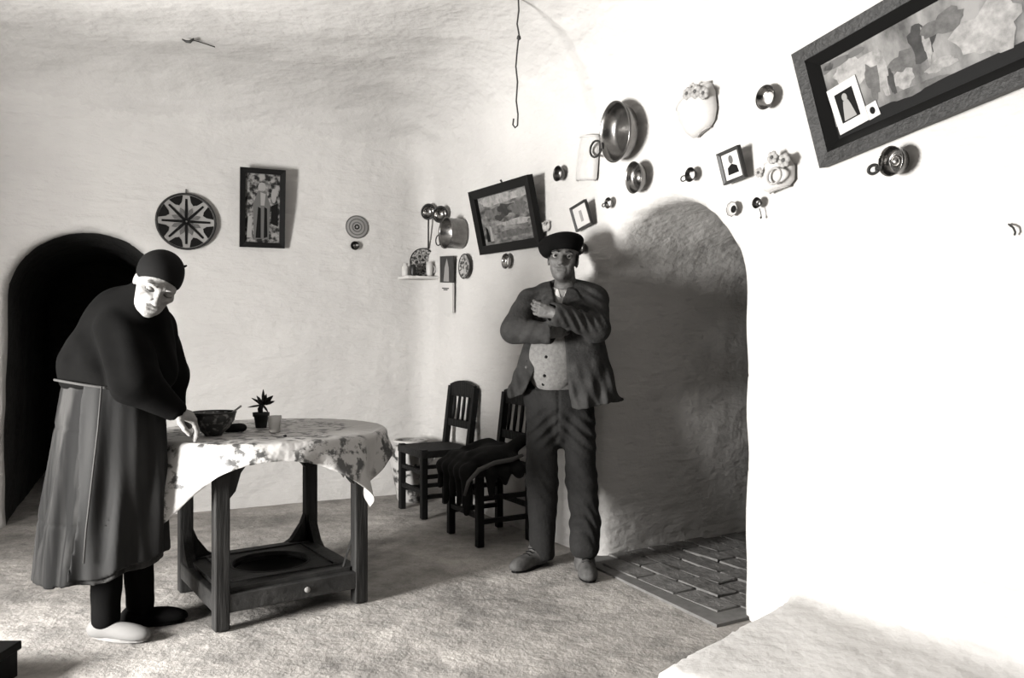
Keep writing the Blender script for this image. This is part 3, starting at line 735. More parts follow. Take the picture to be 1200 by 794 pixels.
# pale ceramic wall vases
def wall_vase(name, px, py, hp, wp, roll, label, flowers, shape):
    Mx, Y = wall_mat(px, py, 'right', 0.010, roll); H = hp * Y / F; Wd = wp * Y / F
    r = root(name, label, 'wall vase', Mx)
    n = 14; V = []; fs = []; prof = shape
    for t, q in prof:
        for k in range(n + 1):
            a = math.pi * k / n
            V.append((Wd / 2 * q * math.cos(a), -H / 2 + H * t, Wd * .24 * q * math.sin(a)))
    m = len(prof)
    for i in range(m - 1):
        for k in range(n): fs.append((i * (n + 1) + k, i * (n + 1) + k + 1, (i + 1) * (n + 1) + k + 1, (i + 1) * (n + 1) + k))
    fs.append(tuple(range(n + 1))[::-1])
    MB().add(V, fs).build('vase', 'palerelief', r, True)
    MB().tube([(Wd / 2 * prof[-1][1] * math.cos(a), H / 2, Wd * .24 * prof[-1][1] * math.sin(a)) for a in np.linspace(0, math.pi, 12)], .006, 6).build('rim', 'palerelief', r, True)
    MB().tube([(Wd / 2 * prof[0][1] * math.cos(a), -H / 2, Wd * .24 * prof[0][1] * math.sin(a)) for a in np.linspace(0, math.pi, 12)], .004, 6).build('foot', 'palerelief2', r, True)
    for (fx, fy, fr) in flowers:
        for q in range(6):
            a = q * math.pi / 3
            MB().lathe([(fr * .55, 0), (fr * .5, fr * .3), (.001, fr * .4)], 8, c=(fx * Wd + fr * .8 * math.cos(a), fy * H + fr * .8 * math.sin(a), Wd * .22), cap=False).build('petal', 'palerelief2', r, True)
        MB().lathe([(fr * .4, 0), (fr * .35, fr * .4), (.001, fr * .5)], 8, c=(fx * Wd, fy * H, Wd * .22 + .002), cap=False).build('flower_centre', 'midgrey', r, True)
    return r
wall_vase('wall_vase', 690, 186, 50, 44, math.radians(-9), 'tall pale plain wall vase left of the big brass pan', [], [(0, .82), (.05, .9), (.5, .88), (1, .80)])
wall_vase('wall_vase', 820, 134, 48, 62, math.radians(20), 'pale pouch-shaped wall vase with moulded flowers above the small portrait frame', [(.05, .5, .022), (.25, .38, .024), (.42, .18, .022), (.2, .55, .015)], [(0, .35), (.08, .62), (.3, .85), (.7, 1.0), (1, .95)])
wv = wall_vase('wall_vase', 912, 205, 36, 56, math.radians(8), 'pale ceramic wall ornament with moulded flower and ring below the big frame', [(.1, .5, .02), (.38, .25, .022), (-.3, .2, .016)], [(0, .5), (.15, .8), (.6, .9), (1, .6)])
MB().tube([(.03 + .034 * math.cos(a), -.02 + .03 * math.sin(a), .06) for a in np.linspace(0, 2 * math.pi, 24, endpoint=False)], .005, 6, True).build('ring', 'palerelief2', wv, True)
wall_vase('wall_vase', 640, 266, 9, 18, math.radians(5), 'small pale ceramic ornament on the wall just above the beret', [(-.25, .3, .014), (.25, .4, .012)], [(0, .5), (.3, .9), (1, .9)])

# scratch-like hook on the right wall, nail with hook in the vault, hanging wire
Mx, Y = wall_mat(1187, 268, 'right', 0.012)
hk = root('wall_hook', 'small bent wire hook low on the bare right wall', 'hook', Mx)
MB().tube([(-.012, .015, .0), (-.002, .010, .012), (.008, .002, .014), (.012, -.012, .010), (.008, -.02, .006)], .0032, 6).build('wire', 'wire', hk, True)
nl = root('ceiling_nail', 'dark bent nail stuck in the vault above the star plate', 'nail', loc=tuple(W(220, 46, 4.40)))
MB().tube([(-.03, 0, .0), (-.01, 0, -.012), (.012, 0, -.014), (.035, 0, .004)], [.004, .007, .009, .004], 6).build('shank', 'wire', nl, True)
MB().tube([(.0, 0, -.01), (.02, .05, .012), (.09, .16, .016)], .003, 5).build('string', 'cord', nl, True)
wr = root('hanging_wire', 'thin kinked wire hanging from the vault and ending in a hook', 'wire', loc=tuple(W(606, -12, 3.9)))
wp = [(607, -34), (607, -12), (608, 12), (606, 28), (608.5, 42), (607.5, 47), (606, 60), (604.5, 78), (606.5, 96), (605, 118), (607, 134), (606.5, 147), (603.5, 149.5), (601, 146), (602, 139)]
o0 = W(606, -12, 3.9)
MB().tube([W(a, b, 3.9) - o0 for a, b in wp], .0045, 6).build('strand', 'wire', wr, True)
MB().lathe([(.003, -.014), (.011, -.006), (.009, .006), (.003, .014)], 8, c=tuple(W(608, 44, 3.9) - o0)).build('knot', 'wire', wr, True)

# corner shelf with crockery
sa = hit(466, 324, *[WALL['back'][0] + WALL['back'][2] * .0, WALL['back'][2]]); zsh = sa[2]
P0, D, N = WALL['back']
du0 = (sa[:2] - C) @ BD
def bk(u, v_): q = C + BD * u + BN * v_; return q
sh = root('corner_shelf', 'thin white shelf set across the corner carrying crockery', 'shelf', loc=(*bk(-.1, .08), zsh))
off = np.array([*bk(-.1, .08), zsh])
pts = [bk(du0, -.02), bk(-.0, -.02), bk(.06, .17), bk(du0 + .03, .15)]
MB().prism([tuple(p - off[:2]) for p in pts], -.022, 0).build('board', 'plaster', sh, bevel=.005)
def shelf_pt(px, v_):
    q = hit(px, 324, WALL['back'][0] + WALL['back'][2] * v_, WALL['back'][2]); return (q[0], q[1], zsh + 0.0005), q[1]
def cup(px, v_, rp, hp, m, label, name, cat, prof=None):
    l, Y = shelf_pt(px, v_); R_ = rp * Y / F; H = hp * Y / F
    r = root(name, label, cat, loc=l)
    pr = prof or [(.7, 0), (.95, .25), (1, .7), (.9, 1), (.82, 1), (.9, .7), (.85, .25), (.001, .1)]
    MB().lathe([(R_ * a, H * b) for a, b in pr], 20, cap=False).build('body', m, r, True); return r, R_, H
cup(475, .07, 4.2, 15, 'white', 'small white jar at the free end of the corner shelf', 'jar', 'jar', [(.8, 0), (1, .1), (1, .7), (.6, .82), (.65, 1), (.5, 1), (.45, .8), (.001, .78)])
c1, R1, H1 = cup(484, .11, 3.6, 13, 'rimdark', 'small dark cup beside the white jar on the corner shelf', 'cup', 'cup')
c2, R2, H2 = cup(503.5, .11, 4.2, 17, 'white', 'white cup standing in front of the patterned plate on the corner shelf', 'cup', 'cup')
for c_, R_, H_ in ((c1, R1, H1), (c2, R2, H2)):
    MB().tube([(R_ * .95 + R_ * .5 * math.sin(a), 0, H_ * (.5 + .25 * math.cos(a))) for a in np.linspace(0.1, math.pi - .1, 8)], .004, 6).build('handle', 'white' if c_ is c2 else 'rimdark', c_, True)
l, Y = shelf_pt(495, .035); R_ = 16.5 * Y / F
r = root('standing_plate', 'dark patterned plate propped upright at the back of the corner shelf', 'plate', Matrix.Translation((l[0], l[1], zsh + R_ + .003)) @ Matrix(((BD[0], 0, BN[0]), (BD[1], 0, BN[1]), (0, 1, 0))).to_4x4())
MB().lathe([(R_ * .6, 0), (R_ * .97, .02), (R_, .024), (R_ * .95, .026), (R_ * .6, .008), (.001, .006)], 36, cap=False).build('dish', 'plate_pat', r, True)
MB().tube([(R_ * .975 * math.cos(a), R_ * .975 * math.sin(a), .024) for a in np.linspace(0, 2 * math.pi, 36, endpoint=False)], R_ * .04, 6, True).build('rim', 'rimdark', r, True)
for k in range(6):
    a = k * math.pi / 3
    MB().tube([(R_ * (.45 + .18 * math.cos(t)) * math.cos(a) - R_ * .18 * math.sin(t) * math.sin(a), R_ * (.45 + .18 * math.cos(t)) * math.sin(a) + R_ * .18 * math.sin(t) * math.cos(a), .012) for t in np.linspace(0, 2 * math.pi, 12, endpoint=False)], .006, 5, True).build('painted_loop', 'palegrey', r, True)

# ------------------------------------------------------------------ table with brazier shelf
TC = np.array([-1.10, 3.615]); e1 = np.array([.819, .574]); e2 = np.array([-.574, .819]); TH = 0.755; TR = 0.5
tb = root('brazier_table', 'round wooden table with square leg frame and a holed brazier shelf', 'table', loc=(TC[0], TC[1], 0))
def tp(a, b, z): q = e1 * a + e2 * b; return (q[0], q[1], z)
Rt = np.array([[e1[0], e2[0], 0], [e1[1], e2[1], 0], [0, 0, 1]])
hs = .30
for sx in (-1, 1):
    for sy in (-1, 1):
        lg = MB().box(tp(sx * hs, sy * hs, .365), (.060, .060, .73), Rt).build('leg', 'wood_table', tb, bevel=.006)
        # swelling foot block and curved bracket of each leg
        for ax in (0, 1):
            b = MB(); pol = [(0.03, 0), (.17, 0), (.12, .03), (.075, .09), (.055, .16), (.03, .19)]
            def fn(x, y, z, ax=ax):
                if ax == 0: return tp(sx * (hs - x), sy * hs + z, .715 - y)
                return tp(sx * hs + z, sy * (hs - x), .715 - y)
            b.prism(pol, -.018, .018, fn).build('bracket', 'wood_table', lg)
for k, (a0, b0, a1, b1) in enumerate([(-hs, -hs, hs, -hs), (-hs, hs, hs, hs), (-hs, -hs, -hs, hs), (hs, -hs, hs, hs)]):
    MB().beam(tp(a0, b0, .105), tp(a1, b1, .105), .055, .075).build('stretcher', 'wood_rail', tb, bevel=.006)
    MB().beam(tp(a0, b0, .70), tp(a1, b1, .70), .03, .06).build('apron_rail', 'wood_table', tb)
# shelf boards round the brazier hole
def shelf():
    S = hs - .005; zc = .143; th = .016; n = 48; hr = .165
    b = MB(); ang = [2 * math.pi * k / n + math.pi / n for k in range(n)]
    V = []
    for z in (zc, zc + th):
        for a in ang: V.append(tp(hr * math.cos(a), hr * math.sin(a), z))
        for a in ang:
            q = S / max(abs(math.cos(a)), abs(math.sin(a))); V.append(tp(q * math.cos(a), q * math.sin(a), z))
    fs = []
    for k in range(n):
        j = (k + 1) % n
        fs += [(2 * n + k, 3 * n + k, 3 * n + j, 2 * n + j), (k, j, n + j, n + k), (k, 2 * n + k, 2 * n + j, j), (n + k, n + j, 3 * n + j, 3 * n + k)]
    b.add(V, fs).build('shelf_board', 'wood_rail', tb)
    for s_ in (-1, 1):
        MB().box(tp(0, s_ * .225, zc + th + .003), (2 * S - .06, .012, .006), Rt).build('batten', 'wood_table', tb)
        MB().box(tp(s_ * .225, 0, zc + th + .003), (.012, .42, .006), Rt).build('batten', 'wood_table', tb)
    MB().lathe([(.155, .10), (.168, zc), (.168, zc + th + .002), (.176, zc + th + .002), (.178, zc + th), (.16, .095)], 40, cap=False).build('hole_rim', 'wood_dark', tb)
    MB().lathe([(.10, .07), (.16, .13), (.155, .13), (.09, .08), (.001, .078)], 40, cap=False).build('brazier_pan', 'pot', tb, True)
    MB().beam(tp(.235, -hs + .03, .155), tp(hs - .02, -hs + .02, .30), .008, .008).build('brace_stick', 'wood_rail', tb)
    for sx, sy in ((1, 1), (-1, 1)):
        b = MB(); pol = [(.03, 0), (.15, 0), (.10, .03), (.05, .10), (.03, .15)]
        b.prism(pol, -.02, .02, lambda x, y, z: tp(sx * (hs - x), sy * hs + z, .14 + y)).build('gusset', 'wood_table', tb)
        b = MB(); b.prism(pol, -.02, .02, lambda x, y, z: tp(sx * hs + z, sy * (hs - x), .14 + y)).build('gusset', 'wood_table', tb)
    MB().lathe([(.012, -.004), (.012, .004), (.004, .008)], 12, c=tp(.05, -hs - .030, .105), R=Matrix.Rotation(0, 3, 'X') @ Matrix(((e1[0], 0, -e2[0]), (e1[1], 0, -e2[1]), (0, 1, 0)))).build('knob', 'palegrey', tb)
shelf()
MB().lathe([(TR - .012, .728), (TR, .734), (TR, .75), (TR - .008, TH - .001), (.001, TH - .001)], 72, cap=False).build('tabletop', 'wood_table', tb)

def tablecloth():
    N = 110; hh = .585; rot = math.radians(-70); c_, s_ = math.cos(rot), math.sin(rot)
    V = []; fs = []
    R_ = TR + .004
    corner0 = math.radians(-75) + math.pi / 4
    for i in range(N + 1):
        for j in range(N + 1):
            x = (-1 + 2 * i / N) * hh; y = (-1 + 2 * j / N) * hh
            rho = math.hypot(x, y); ph = math.atan2(y, x) + rot
            cornerness = 0.5 - 0.5 * math.cos(4 * (ph - rot))      # 1 at the corners
            z = TH + .0025 + .0008 * math.sin(17 * x + 5 * y) * math.sin(13 * y)
            r = rho
            if rho > R_:
                s = rho - R_; bend = .02
                if s < bend * 1.57:
                    t = s / bend; r = R_ + bend * math.sin(t); z = TH + .0025 - bend * (1 - math.cos(t))
                else:
                    q = s - bend * 1.57
                    fold = math.sin(9 * ph + 1.3) * .5 + math.sin(23 * ph + .4) * .18 + math.sin(4 * (ph - rot) * 3) * .3
                    r = R_ + bend + .14 * q + q * .34 * fold; z = TH + .0025 - bend - q * .97
            V.append((r * math.cos(ph), r * math.sin(ph), z))
    for i in range(N):
        for j in range(N):
            a = i * (N + 1) + j; fs.append((a, a + N + 1, a + N + 2, a + 1))
    o = mesh_obj('tablecloth', V, fs, 'cloth'); o.location = (TC[0], TC[1], 0)
    sm = o.modifiers.new('thickness', 'SOLIDIFY'); sm.thickness = .002; sm.offset = 1
    tag(o, 'white printed cloth draped over the round table with pointed hanging corners', 'tablecloth')
tablecloth()
TZ = TH + .006
def on_table(px, py):
    return hit(px, py, (0, 0, TZ), (0, 0, 1))
# bowl with spoon
p = on_table(250, 510); Yb = p[1]; R_ = 25.5 * Yb / F
bw = root('mixing_bowl', 'dark patterned ceramic bowl beside the hand of the stooping woman', 'bowl', loc=tuple(p))
MB().lathe([(R_ * .38, 0), (R_ * .42, .008), (R_ * .68, .03), (R_ * .92, .065), (R_, .095), (R_ * .985, .10), (R_ * .95, .097), (R_ * .86, .065), (R_ * .6, .03), (R_ * .3, .016), (.001, .014)], 44).build('bowl_body', 'bowl', bw, True)
MB().tube([(R_ * .985 * math.cos(a), R_ * .985 * math.sin(a), .098) for a in np.linspace(0, 2 * math.pi, 44, endpoint=False)], .004, 6, True).build('rim', 'rimdark', bw, True)
sp0 = root('spoon', 'spoon resting in the patterned bowl with its handle over the rim', 'spoon', loc=(p[0], p[1], p[2]))
MB().tube([(-.01, -.01, .026), (.05, .0, .075), (R_ * 1.25, .01, .125)], [.006, .004, .005], 6).build('handle', 'palegrey', sp0, True)
MB().lathe([(.001, -.006), (.014, -.003), (.02, .003), (.001, .001)], 14, c=(-.02, -.012, .028), cap=False).build('spoon_bowl', 'metal', sp0, True)
# dark bundle
p = on_table(276, 506)
fl = Field((-.07, -.06, -.005), (.07, .06, .06), .004)
fl.ell((0, 0, .018), (.045, .03, .02), k=.01).ell((.025, .005, .022), (.025, .02, .016), k=.01).ell((-.03, -.01, .014), (.025, .02, .014), k=.01)
fl.op(lambda X, Y, Z: .003 * wob(X, Y, Z, 120, 5), (-.1, -.1, -.1), (.1, .1, .1), 0, '+'); fl.op(lambda X, Y, Z: -Z + 0 * X + 0 * Y, (-.1, -.1, -.1), (.1, .1, .1), 0, 'i')
o = fl.build('cloth_bundle', 'garment'); o.location = tuple(p); tag(o, 'small dark crumpled rag between bowl and flower pot', 'rag')
# plant
p = on_table(306, 501); k_ = p[1] / F
pt = root('potted_plant', 'small dark flower pot with a spiky leafed plant on the table', 'potted plant', loc=tuple(p))
MB().lathe([(6.2 * k_, 0), (8 * k_, 13 * k_), (9.4 * k_, 13.5 * k_), (9.6 * k_, 18 * k_), (8.6 * k_, 18 * k_), (8.2 * k_, 15 * k_), (.001, 15 * k_)], 24, cap=False).build('pot', 'pot', pt, True)
MB().tube([(0, 0, 14 * k_), (-1 * k_, 0, 22 * k_), (2 * k_, 0, 29 * k_)], [2.6 * k_, 3.2 * k_, 2.2 * k_], 7).build('stem', 'leaf', pt, True)
for (dx, dz, ln, wdt, y_) in [(-13, 9, 15, 3, .0), (1, 20, 18, 4, .01), (14, 12, 17, 5, 0), (-6, 15, 14, 4, -.03), (8, 16, 15, 5, -.03), (12, 4, 14, 4, .03), (8, -8, 12, 3, -.02), (-14, -2, 17, 2.2, -.01), (-3, 8, 12, 5, -.06), (5, 5, 12, 6, -.06), (-9, 4, 12, 4, .05), (3, 14, 14, 5, .05)]:
    d = np.array([dx, 0, dz]) / math.hypot(dx, dz); d[1] = y_ * 14; d /= np.linalg.norm(d)
    side = np.cross(d, (0.2, 1, .2)); side /= np.linalg.norm(side); nn = np.cross(d, side)
    b0 = np.array([2 * k_, 0, 27 * k_]); V = []; L = ln * k_; w_ = wdt * k_
    for t, q in ((0, .25), (.3, .9), (.6, 1), (.85, .5), (1.0, 0.03)):
        cc = b0 + d * L * t + nn * (L * .12 * t * t)
        V += [cc - side * w_ / 2 * q, cc + nn * w_ * .18 * q, cc + side * w_ / 2 * q]
    fs = []
    for i in range(4):
        for j in range(2): fs.append((i * 3 + j, i * 3 + j + 1, i * 3 + j + 4, i * 3 + j + 3))
    o = MB().add(V, fs).build('leaf', 'petal' if (dx, dz) in ((-6, 15), (-9, 4), (-3, 8)) else 'leaf', pt, True)
    q = o.modifiers.new('thickness', 'SOLIDIFY'); q.thickness = .0012
# glass
p = on_table(322, 506); k_ = p[1] / F
gl = root('drinking_glass', 'short clear drinking glass beside the flower pot', 'glass', loc=tuple(p))
MB().lathe([(6.4 * k_, 0), (6.9 * k_, 3 * k_), (8 * k_, 19 * k_), (7.5 * k_, 19 * k_), (6.4 * k_, 3.5 * k_), (.001, 3 * k_)], 28).build('tumbler', 'glass', gl, True)
p = on_table(334, 511.5)
o = MB().lathe([(.006, 0), (.009, .003), (.006, .007), (.001, .008)], 8).build('crumb', 'ink', smooth=True); o.location = tuple(p); tag(o, 'dark crumb lying near the table edge by the glass', 'crumb')

# ------------------------------------------------------------------ chairs
def make_chair(label, group=None):
    """local: x = back to front (front at +x), y = across, base at z 0"""
    r = root('spindle_chair', label, 'chair', group=group)
    Dp, Wd, SH, BH = .33, .37, .43, .84; m = 'wood_dark'
    for sy in (-1, 1):
        MB().box((Dp / 2, sy * Wd / 2, SH / 2 + .01), (.042, .042, SH + .02)).build('leg', m, r, bevel=.005)
        pts = [(-Dp / 2, sy * Wd / 2, 0), (-Dp / 2, sy * Wd / 2, SH), (-Dp / 2 - .05, sy * Wd / 2, BH)]
        b = MB(); b.beam(pts[0], (pts[1][0], pts[1][1], SH + .01), .04, .042, (1, 0, 0)); b.beam(pts[1], pts[2], .04, .042, (1, 0, 0)); b.build('leg', m, r, bevel=.004)
    for z in (.14, .27):
        for sy in (-1, 1): MB().beam((-Dp / 2, sy * Wd / 2, z), (Dp / 2, sy * Wd / 2, z), .026, .026).build('stretcher', m, r)
        MB().beam((Dp / 2, -Wd / 2, z + .03), (Dp / 2, Wd / 2, z + .03), .026, .026).build('stretcher', m, r)
    MB().beam((-Dp / 2, -Wd / 2, .2), (-Dp / 2, Wd / 2, .2), .026, .026).build('stretcher', m, r)
    s_ = MB(); n = 8; V = []; fs = []
    for zz in (SH - .035, None):
        for i in range(n + 1):
            for j in range(n + 1):
                x = (i / n - .5) * (Dp + .05); y = (j / n - .5) * (Wd + .05)
                z = zz if zz else SH + .012 - .012 * (1 - (2 * i / n - 1) ** 2) * (1 - (2 * j / n - 1) ** 2)
                V.append((x, y, z))
    K = (n + 1) ** 2
    for i in range(n):
        for j in range(n):
            a = i * (n + 1) + j; fs += [(a, a + 1, a + n + 2, a + n + 1), (K + a, K + a + n + 1, K + a + n + 2, K + a + 1)]
    for i in range(n):
        for (p0, p1) in ((i, i + 1), ((n) * (n + 1) + i + 1, n * (n + 1) + i), ((i + 1) * (n + 1), i * (n + 1)), (i * (n + 1) + n, (i + 1) * (n + 1) + n)):
            fs.append((p0, K + p0, K + p1, p1))
    s_.add(V, fs); s_.build('seat', 'rush', r, bevel=.006)
    def bx(z): return -Dp / 2 - .05 * (z - SH) / (BH - SH)
    # arched top rail
    n = 10; b = MB(); V = []; fs = []
    for i in range(n + 1):
        y = -Wd / 2 + Wd * i / n; zt = BH + .012 + .03 * math.sin(math.pi * i / n)
        for (dx, z) in ((-.012, BH - .07), (.012, BH - .07), (.012, zt), (-.012, zt)): V.append((bx(BH - .02) + dx, y, z))
    for i in range(n):
        for k in range(4): fs.append((i * 4 + k, i * 4 + (k + 1) % 4, i * 4 + 4 + (k + 1) % 4, i * 4 + 4 + k))
    fs += [(3, 2, 1, 0), tuple(n * 4 + k for k in range(4))]
    b.add(V, fs).build('top_rail', m, r)
    MB().beam((bx(.59), -Wd / 2, .59), (bx(.59), Wd / 2, .59), .05, .022, (0, 1, 0)).build('lower_rail', m, r) if False else MB().box((bx(.585), 0, .585), (.022, Wd, .05)).build('lower_rail', m, r)
    for k in range(4):
        y = -Wd / 2 + Wd * (k + 1) / 5
        MB().tube([(bx(.60), y, .60), (bx(.68), y, .68), (bx(.80), y, .80)], [.009, .013, .009], 7).build('spindle', m, r, True)
    return r
def copy_tree(o, parent=None):
    c = o.copy(); col.objects.link(c); c.parent = parent
    for ch in o.children: copy_tree(ch, c)
    return c
ch = make_chair('dark spindle-back chair with empty seat beside the flowered jar')
ch2 = copy_tree(ch)
ch2['label'] = 'dark spindle-back chair with a coat heaped on it right beside the standing man'
def place_chair(o, A):
    """A: ground point of the far front leg; the back stands against the right wall"""
    c = np.array(A) - RN * .165 + RD * .185
    o.location = (c[0], c[1], 0); o.rotation_euler = (0, 0, math.atan2(RN[1], RN[0]))
place_chair(ch, C + RD * 0.47 + RN * .42)
place_chair(ch2, C + RD * 1.27 + RN * .43)

# coat heaped on the second chair
def heap():
    c = np.array(ch2.location); f = np.array([*RN, 0]); sd = -np.array([*RD, 0]); up = np.array([0, 0, 1.0])
    L = lambda x, y, z: c + f * x + sd * y + up * z
    A = np.stack([f, sd, up])
    G = Field(c + np.array([-.5, -.5, .05]), c + np.array([.5, .5, .75]), .008)
    G.ell(L(.02, 0, .475), (.19, .20, .035), A, .05)
    G.ell(L(-.06, .05, .50), (.10, .13, .05), A, .05); G.ell(L(.05, -.08, .505), (.12, .09, .035), A, .05)
    G.cap(L(-.08, -.10, .52), L(-.15, -.13, .58), .04, .035, .04); G.cap(L(-.05, .1, .53), L(.1, .12, .5), .04, .03, .04)
    # flaps hanging over the front and the near side
    for (y0, z1, r0) in ((-.16, .20, .035), (-.08, .24, .03), (.0, .27, .03), (.08, .22, .03), (.15, .30, .03)):
        G.cap(L(.17, y0, .465), L(.235, y0 * 1.05, .42), r0, r0, .05); G.cap(L(.235, y0 * 1.05, .42), L(.245, y0 * 1.1, z1), r0, r0 * .55, .04)
    for (x0, z1) in ((.12, .30), (.03, .36), (-.06, .40)):
        G.cap(L(x0, -.17, .465), L(x0, -.235, .42), .03, .03, .05); G.cap(L(x0, -.235, .42), L(x0, -.24, z1), .03, .018, .04)
    G.op(lambda X, Y, Z: .007 * wob(X, Y, Z, 38, 21) + .004 * wob(X, Y, Z, 80, 22), c - 1, c + 1, 0, '+')
    r = root('coat', 'dark crumpled coat heaped over the chair seat beside the man', 'coat', loc=tuple(L(0, 0, .45)))
    G.build('cloth', 'garment', r, off=L(0, 0, .45))
    pts = [L(.262, -.19, .30), L(.25, -.215, .38), L(.20, -.245, .445), L(.10, -.24, .475), L(-.02, -.235, .485), L(-.10, -.21, .50)]
    MB().tube([p - L(0, 0, .45) for p in pts], [.008, .012, .014, .014, .014, .01], 8).build('lining_edge', 'garment_edge', r, True)
heap()

# flowered jar in the corner
jc = np.array([-.735, 5.74])
jr = root('flowered_jar', 'large pale ceramic jar with dark flower pattern in the corner behind the chair', 'jar', loc=(jc[0], jc[1], 0))
MB().lathe([(.085, 0), (.095, .02), (.12, .16), (.15, .31), (.155, .36), (.14, .39), (.10, .405), (.095, .42), (.115, .435), (.10, .435), (.085, .41), (.09, .39), (.001, .38)], 40).build('body', 'jar', jr, True)
MB().lathe([(.114, .425), (.124, .432), (.124, .44), (.112, .446), (.10, .44)], 40, cap=False).build('rim', 'white', jr, True)
for s_ in (-1, 1):
    MB().tube([(s_ * (.15 + .03 * math.sin(t)), 0, .34 + .05 * math.cos(t)) for t in np.linspace(.2, math.pi - .2, 9)], .009, 6).build('handle', 'jar', jr, True)

# low stool cut by the frame edge
st = root('low_stool', 'low black wooden footstool on the floor beside the stooping woman', 'stool', loc=(-1.92, 2.66, 0))
MB().box((0, 0, .105), (.42, .22, .03)).build('seat', 'black', st, bevel=.004)
for sx in (-1, 1):
    for sy in (-1, 1): MB().box((sx * .18, sy * .08, .045), (.04, .04, .09)).build('leg', 'black', st)
for sy in (-1, 1): MB().box((0, sy * .095, .07), (.38, .02, .04)).build('rail', 'black', st)

# ------------------------------------------------------------------ people
def basis(fwd, up):
    f = np.asarray(fwd, float); f /= np.linalg.norm(f); u = np.asarray(up, float); u -= (u @ f) * f; u /= np.linalg.norm(u)
    x = np.cross(f, u); return np.stack([x, f, u])           # rows: subject's right-hand axis, forward, up
def head(G, c, A, s=1.0, old=0.0, thin=0.0):
    L = lambda x, y, z: c + s * (x * A[0] + y * A[1] + z * A[2])
    e = lambda p, r, k=.015, mode='u': G.ell(L(*p), np.array(r) * s, A, k * s, mode)
    e((0, -.012, .035), (.074, .094, .084), .02)
    e((0, .028, -.028), (.062 - thin, .066, .085), .03)
    e((0, .045, -.083), (.043 - thin, .044, .034), .03)
    G.ell(L(0, .078, -.100), np.array((.018, .014, .014)) * s, A, .018 * s)
    for q in (-1, 1):
        e((q * .043, .062, -.022), (.022, .022, .020), .022)
        e((q * .034, .098, .002), (.020, .018, .014), .014, 's')
        e((q * .036, .062, -.058), (.016, .022, .018), .02) if not old else e((q * .044, .080, -.050), (.014, .014, .022), .02, 's')
        e((q * .071, -.008, -.012), (.009, .017, .028), .008)
        G.cap(L(q * .013, .088, .020), L(q * .048, .078, .020), .010 * s, .008 * s, .014 * s)
        G.ell(L(q * .013, .100, -.040), np.array((.009, .010, .008)) * s, A, .006 * s)
    G.cap(L(0, .090, .010), L(0, .116, -.034), .008 * s, .012 * s, .012 * s)
    G.cap(L(-.020, .090, -.064), L(.020, .090, -.064), .006 * s, .006 * s, .010 * s)
    G.cap(L(-.016, .089, -.076), L(.016, .089, -.076), .007 * s, .007 * s, .010 * s)
    G.cap(L(-.022, .098, -.0695), L(.022, .098, -.0695), .0035 * s, .0035 * s, .004 * s, 's')
    return L
def face_parts(r, L, A, off, s, brow='hair', look=(0, 0), lid=None):
    for q in (-1, 1):
        c = L(q * .034, .076, .002) - off
        e = MB().lathe([(.0135 * math.cos(a), .0135 * math.sin(a)) for a in np.linspace(-1.5, 1.5, 9)], 14, c=tuple(c), cap=False).build('eyelid' if lid else 'eye', lid or 'eye_white', r, True)
        if lid:
            MB().tube([L(q * .034 - .015, .0855, -.004) - off, L(q * .034, .0905, -.008) - off, L(q * .034 + .015, .0855, -.004) - off], .0024, 5).build('lash_line', 'midgrey', e, True)
            MB().tube([L(q * .016, .100, .021) - off, L(q * .034, .098, .025) - off, L(q * .053, .085, .019) - off], .003, 5).build('eyebrow', brow, r, True)
            continue
        c = L(q * .034 + look[0], .0885, .001 + look[1]) - off
        MB().lathe([(.0062 * math.cos(a), .0062 * math.sin(a)) for a in np.linspace(-1.5, 1.5, 7)], 10, c=tuple(c), cap=False).build('iris', 'ink', e, True)
        MB().tube([L(q * .016, .102, .020) - off, L(q * .034, .100, .026) - off, L(q * .053, .086, .020) - off], [.0045, .0052, .003], 6).build('eyebrow', brow, r, True)
def finger(G, p, d, n, lens, r, curl, k=.006):
    """p base, d pointing direction, n back-of-hand normal; curl: bend per joint (rad) towards the palm"""
    d = np.asarray(d, float) / np.linalg.norm(d); n = np.asarray(n, float); n = n - (n @ d) * d; n /= np.linalg.norm(n)
    rr = r
    for L_, c_ in zip(lens, curl):
        d2 = d * math.cos(c_) - n * math.sin(c_); n2 = n * math.cos(c_) + d * math.sin(c_)
        q = p + d2 * L_; G.cap(p, q, rr, rr * .9, k); p, d, n, rr = q, d2, n2, rr * .9
    return p
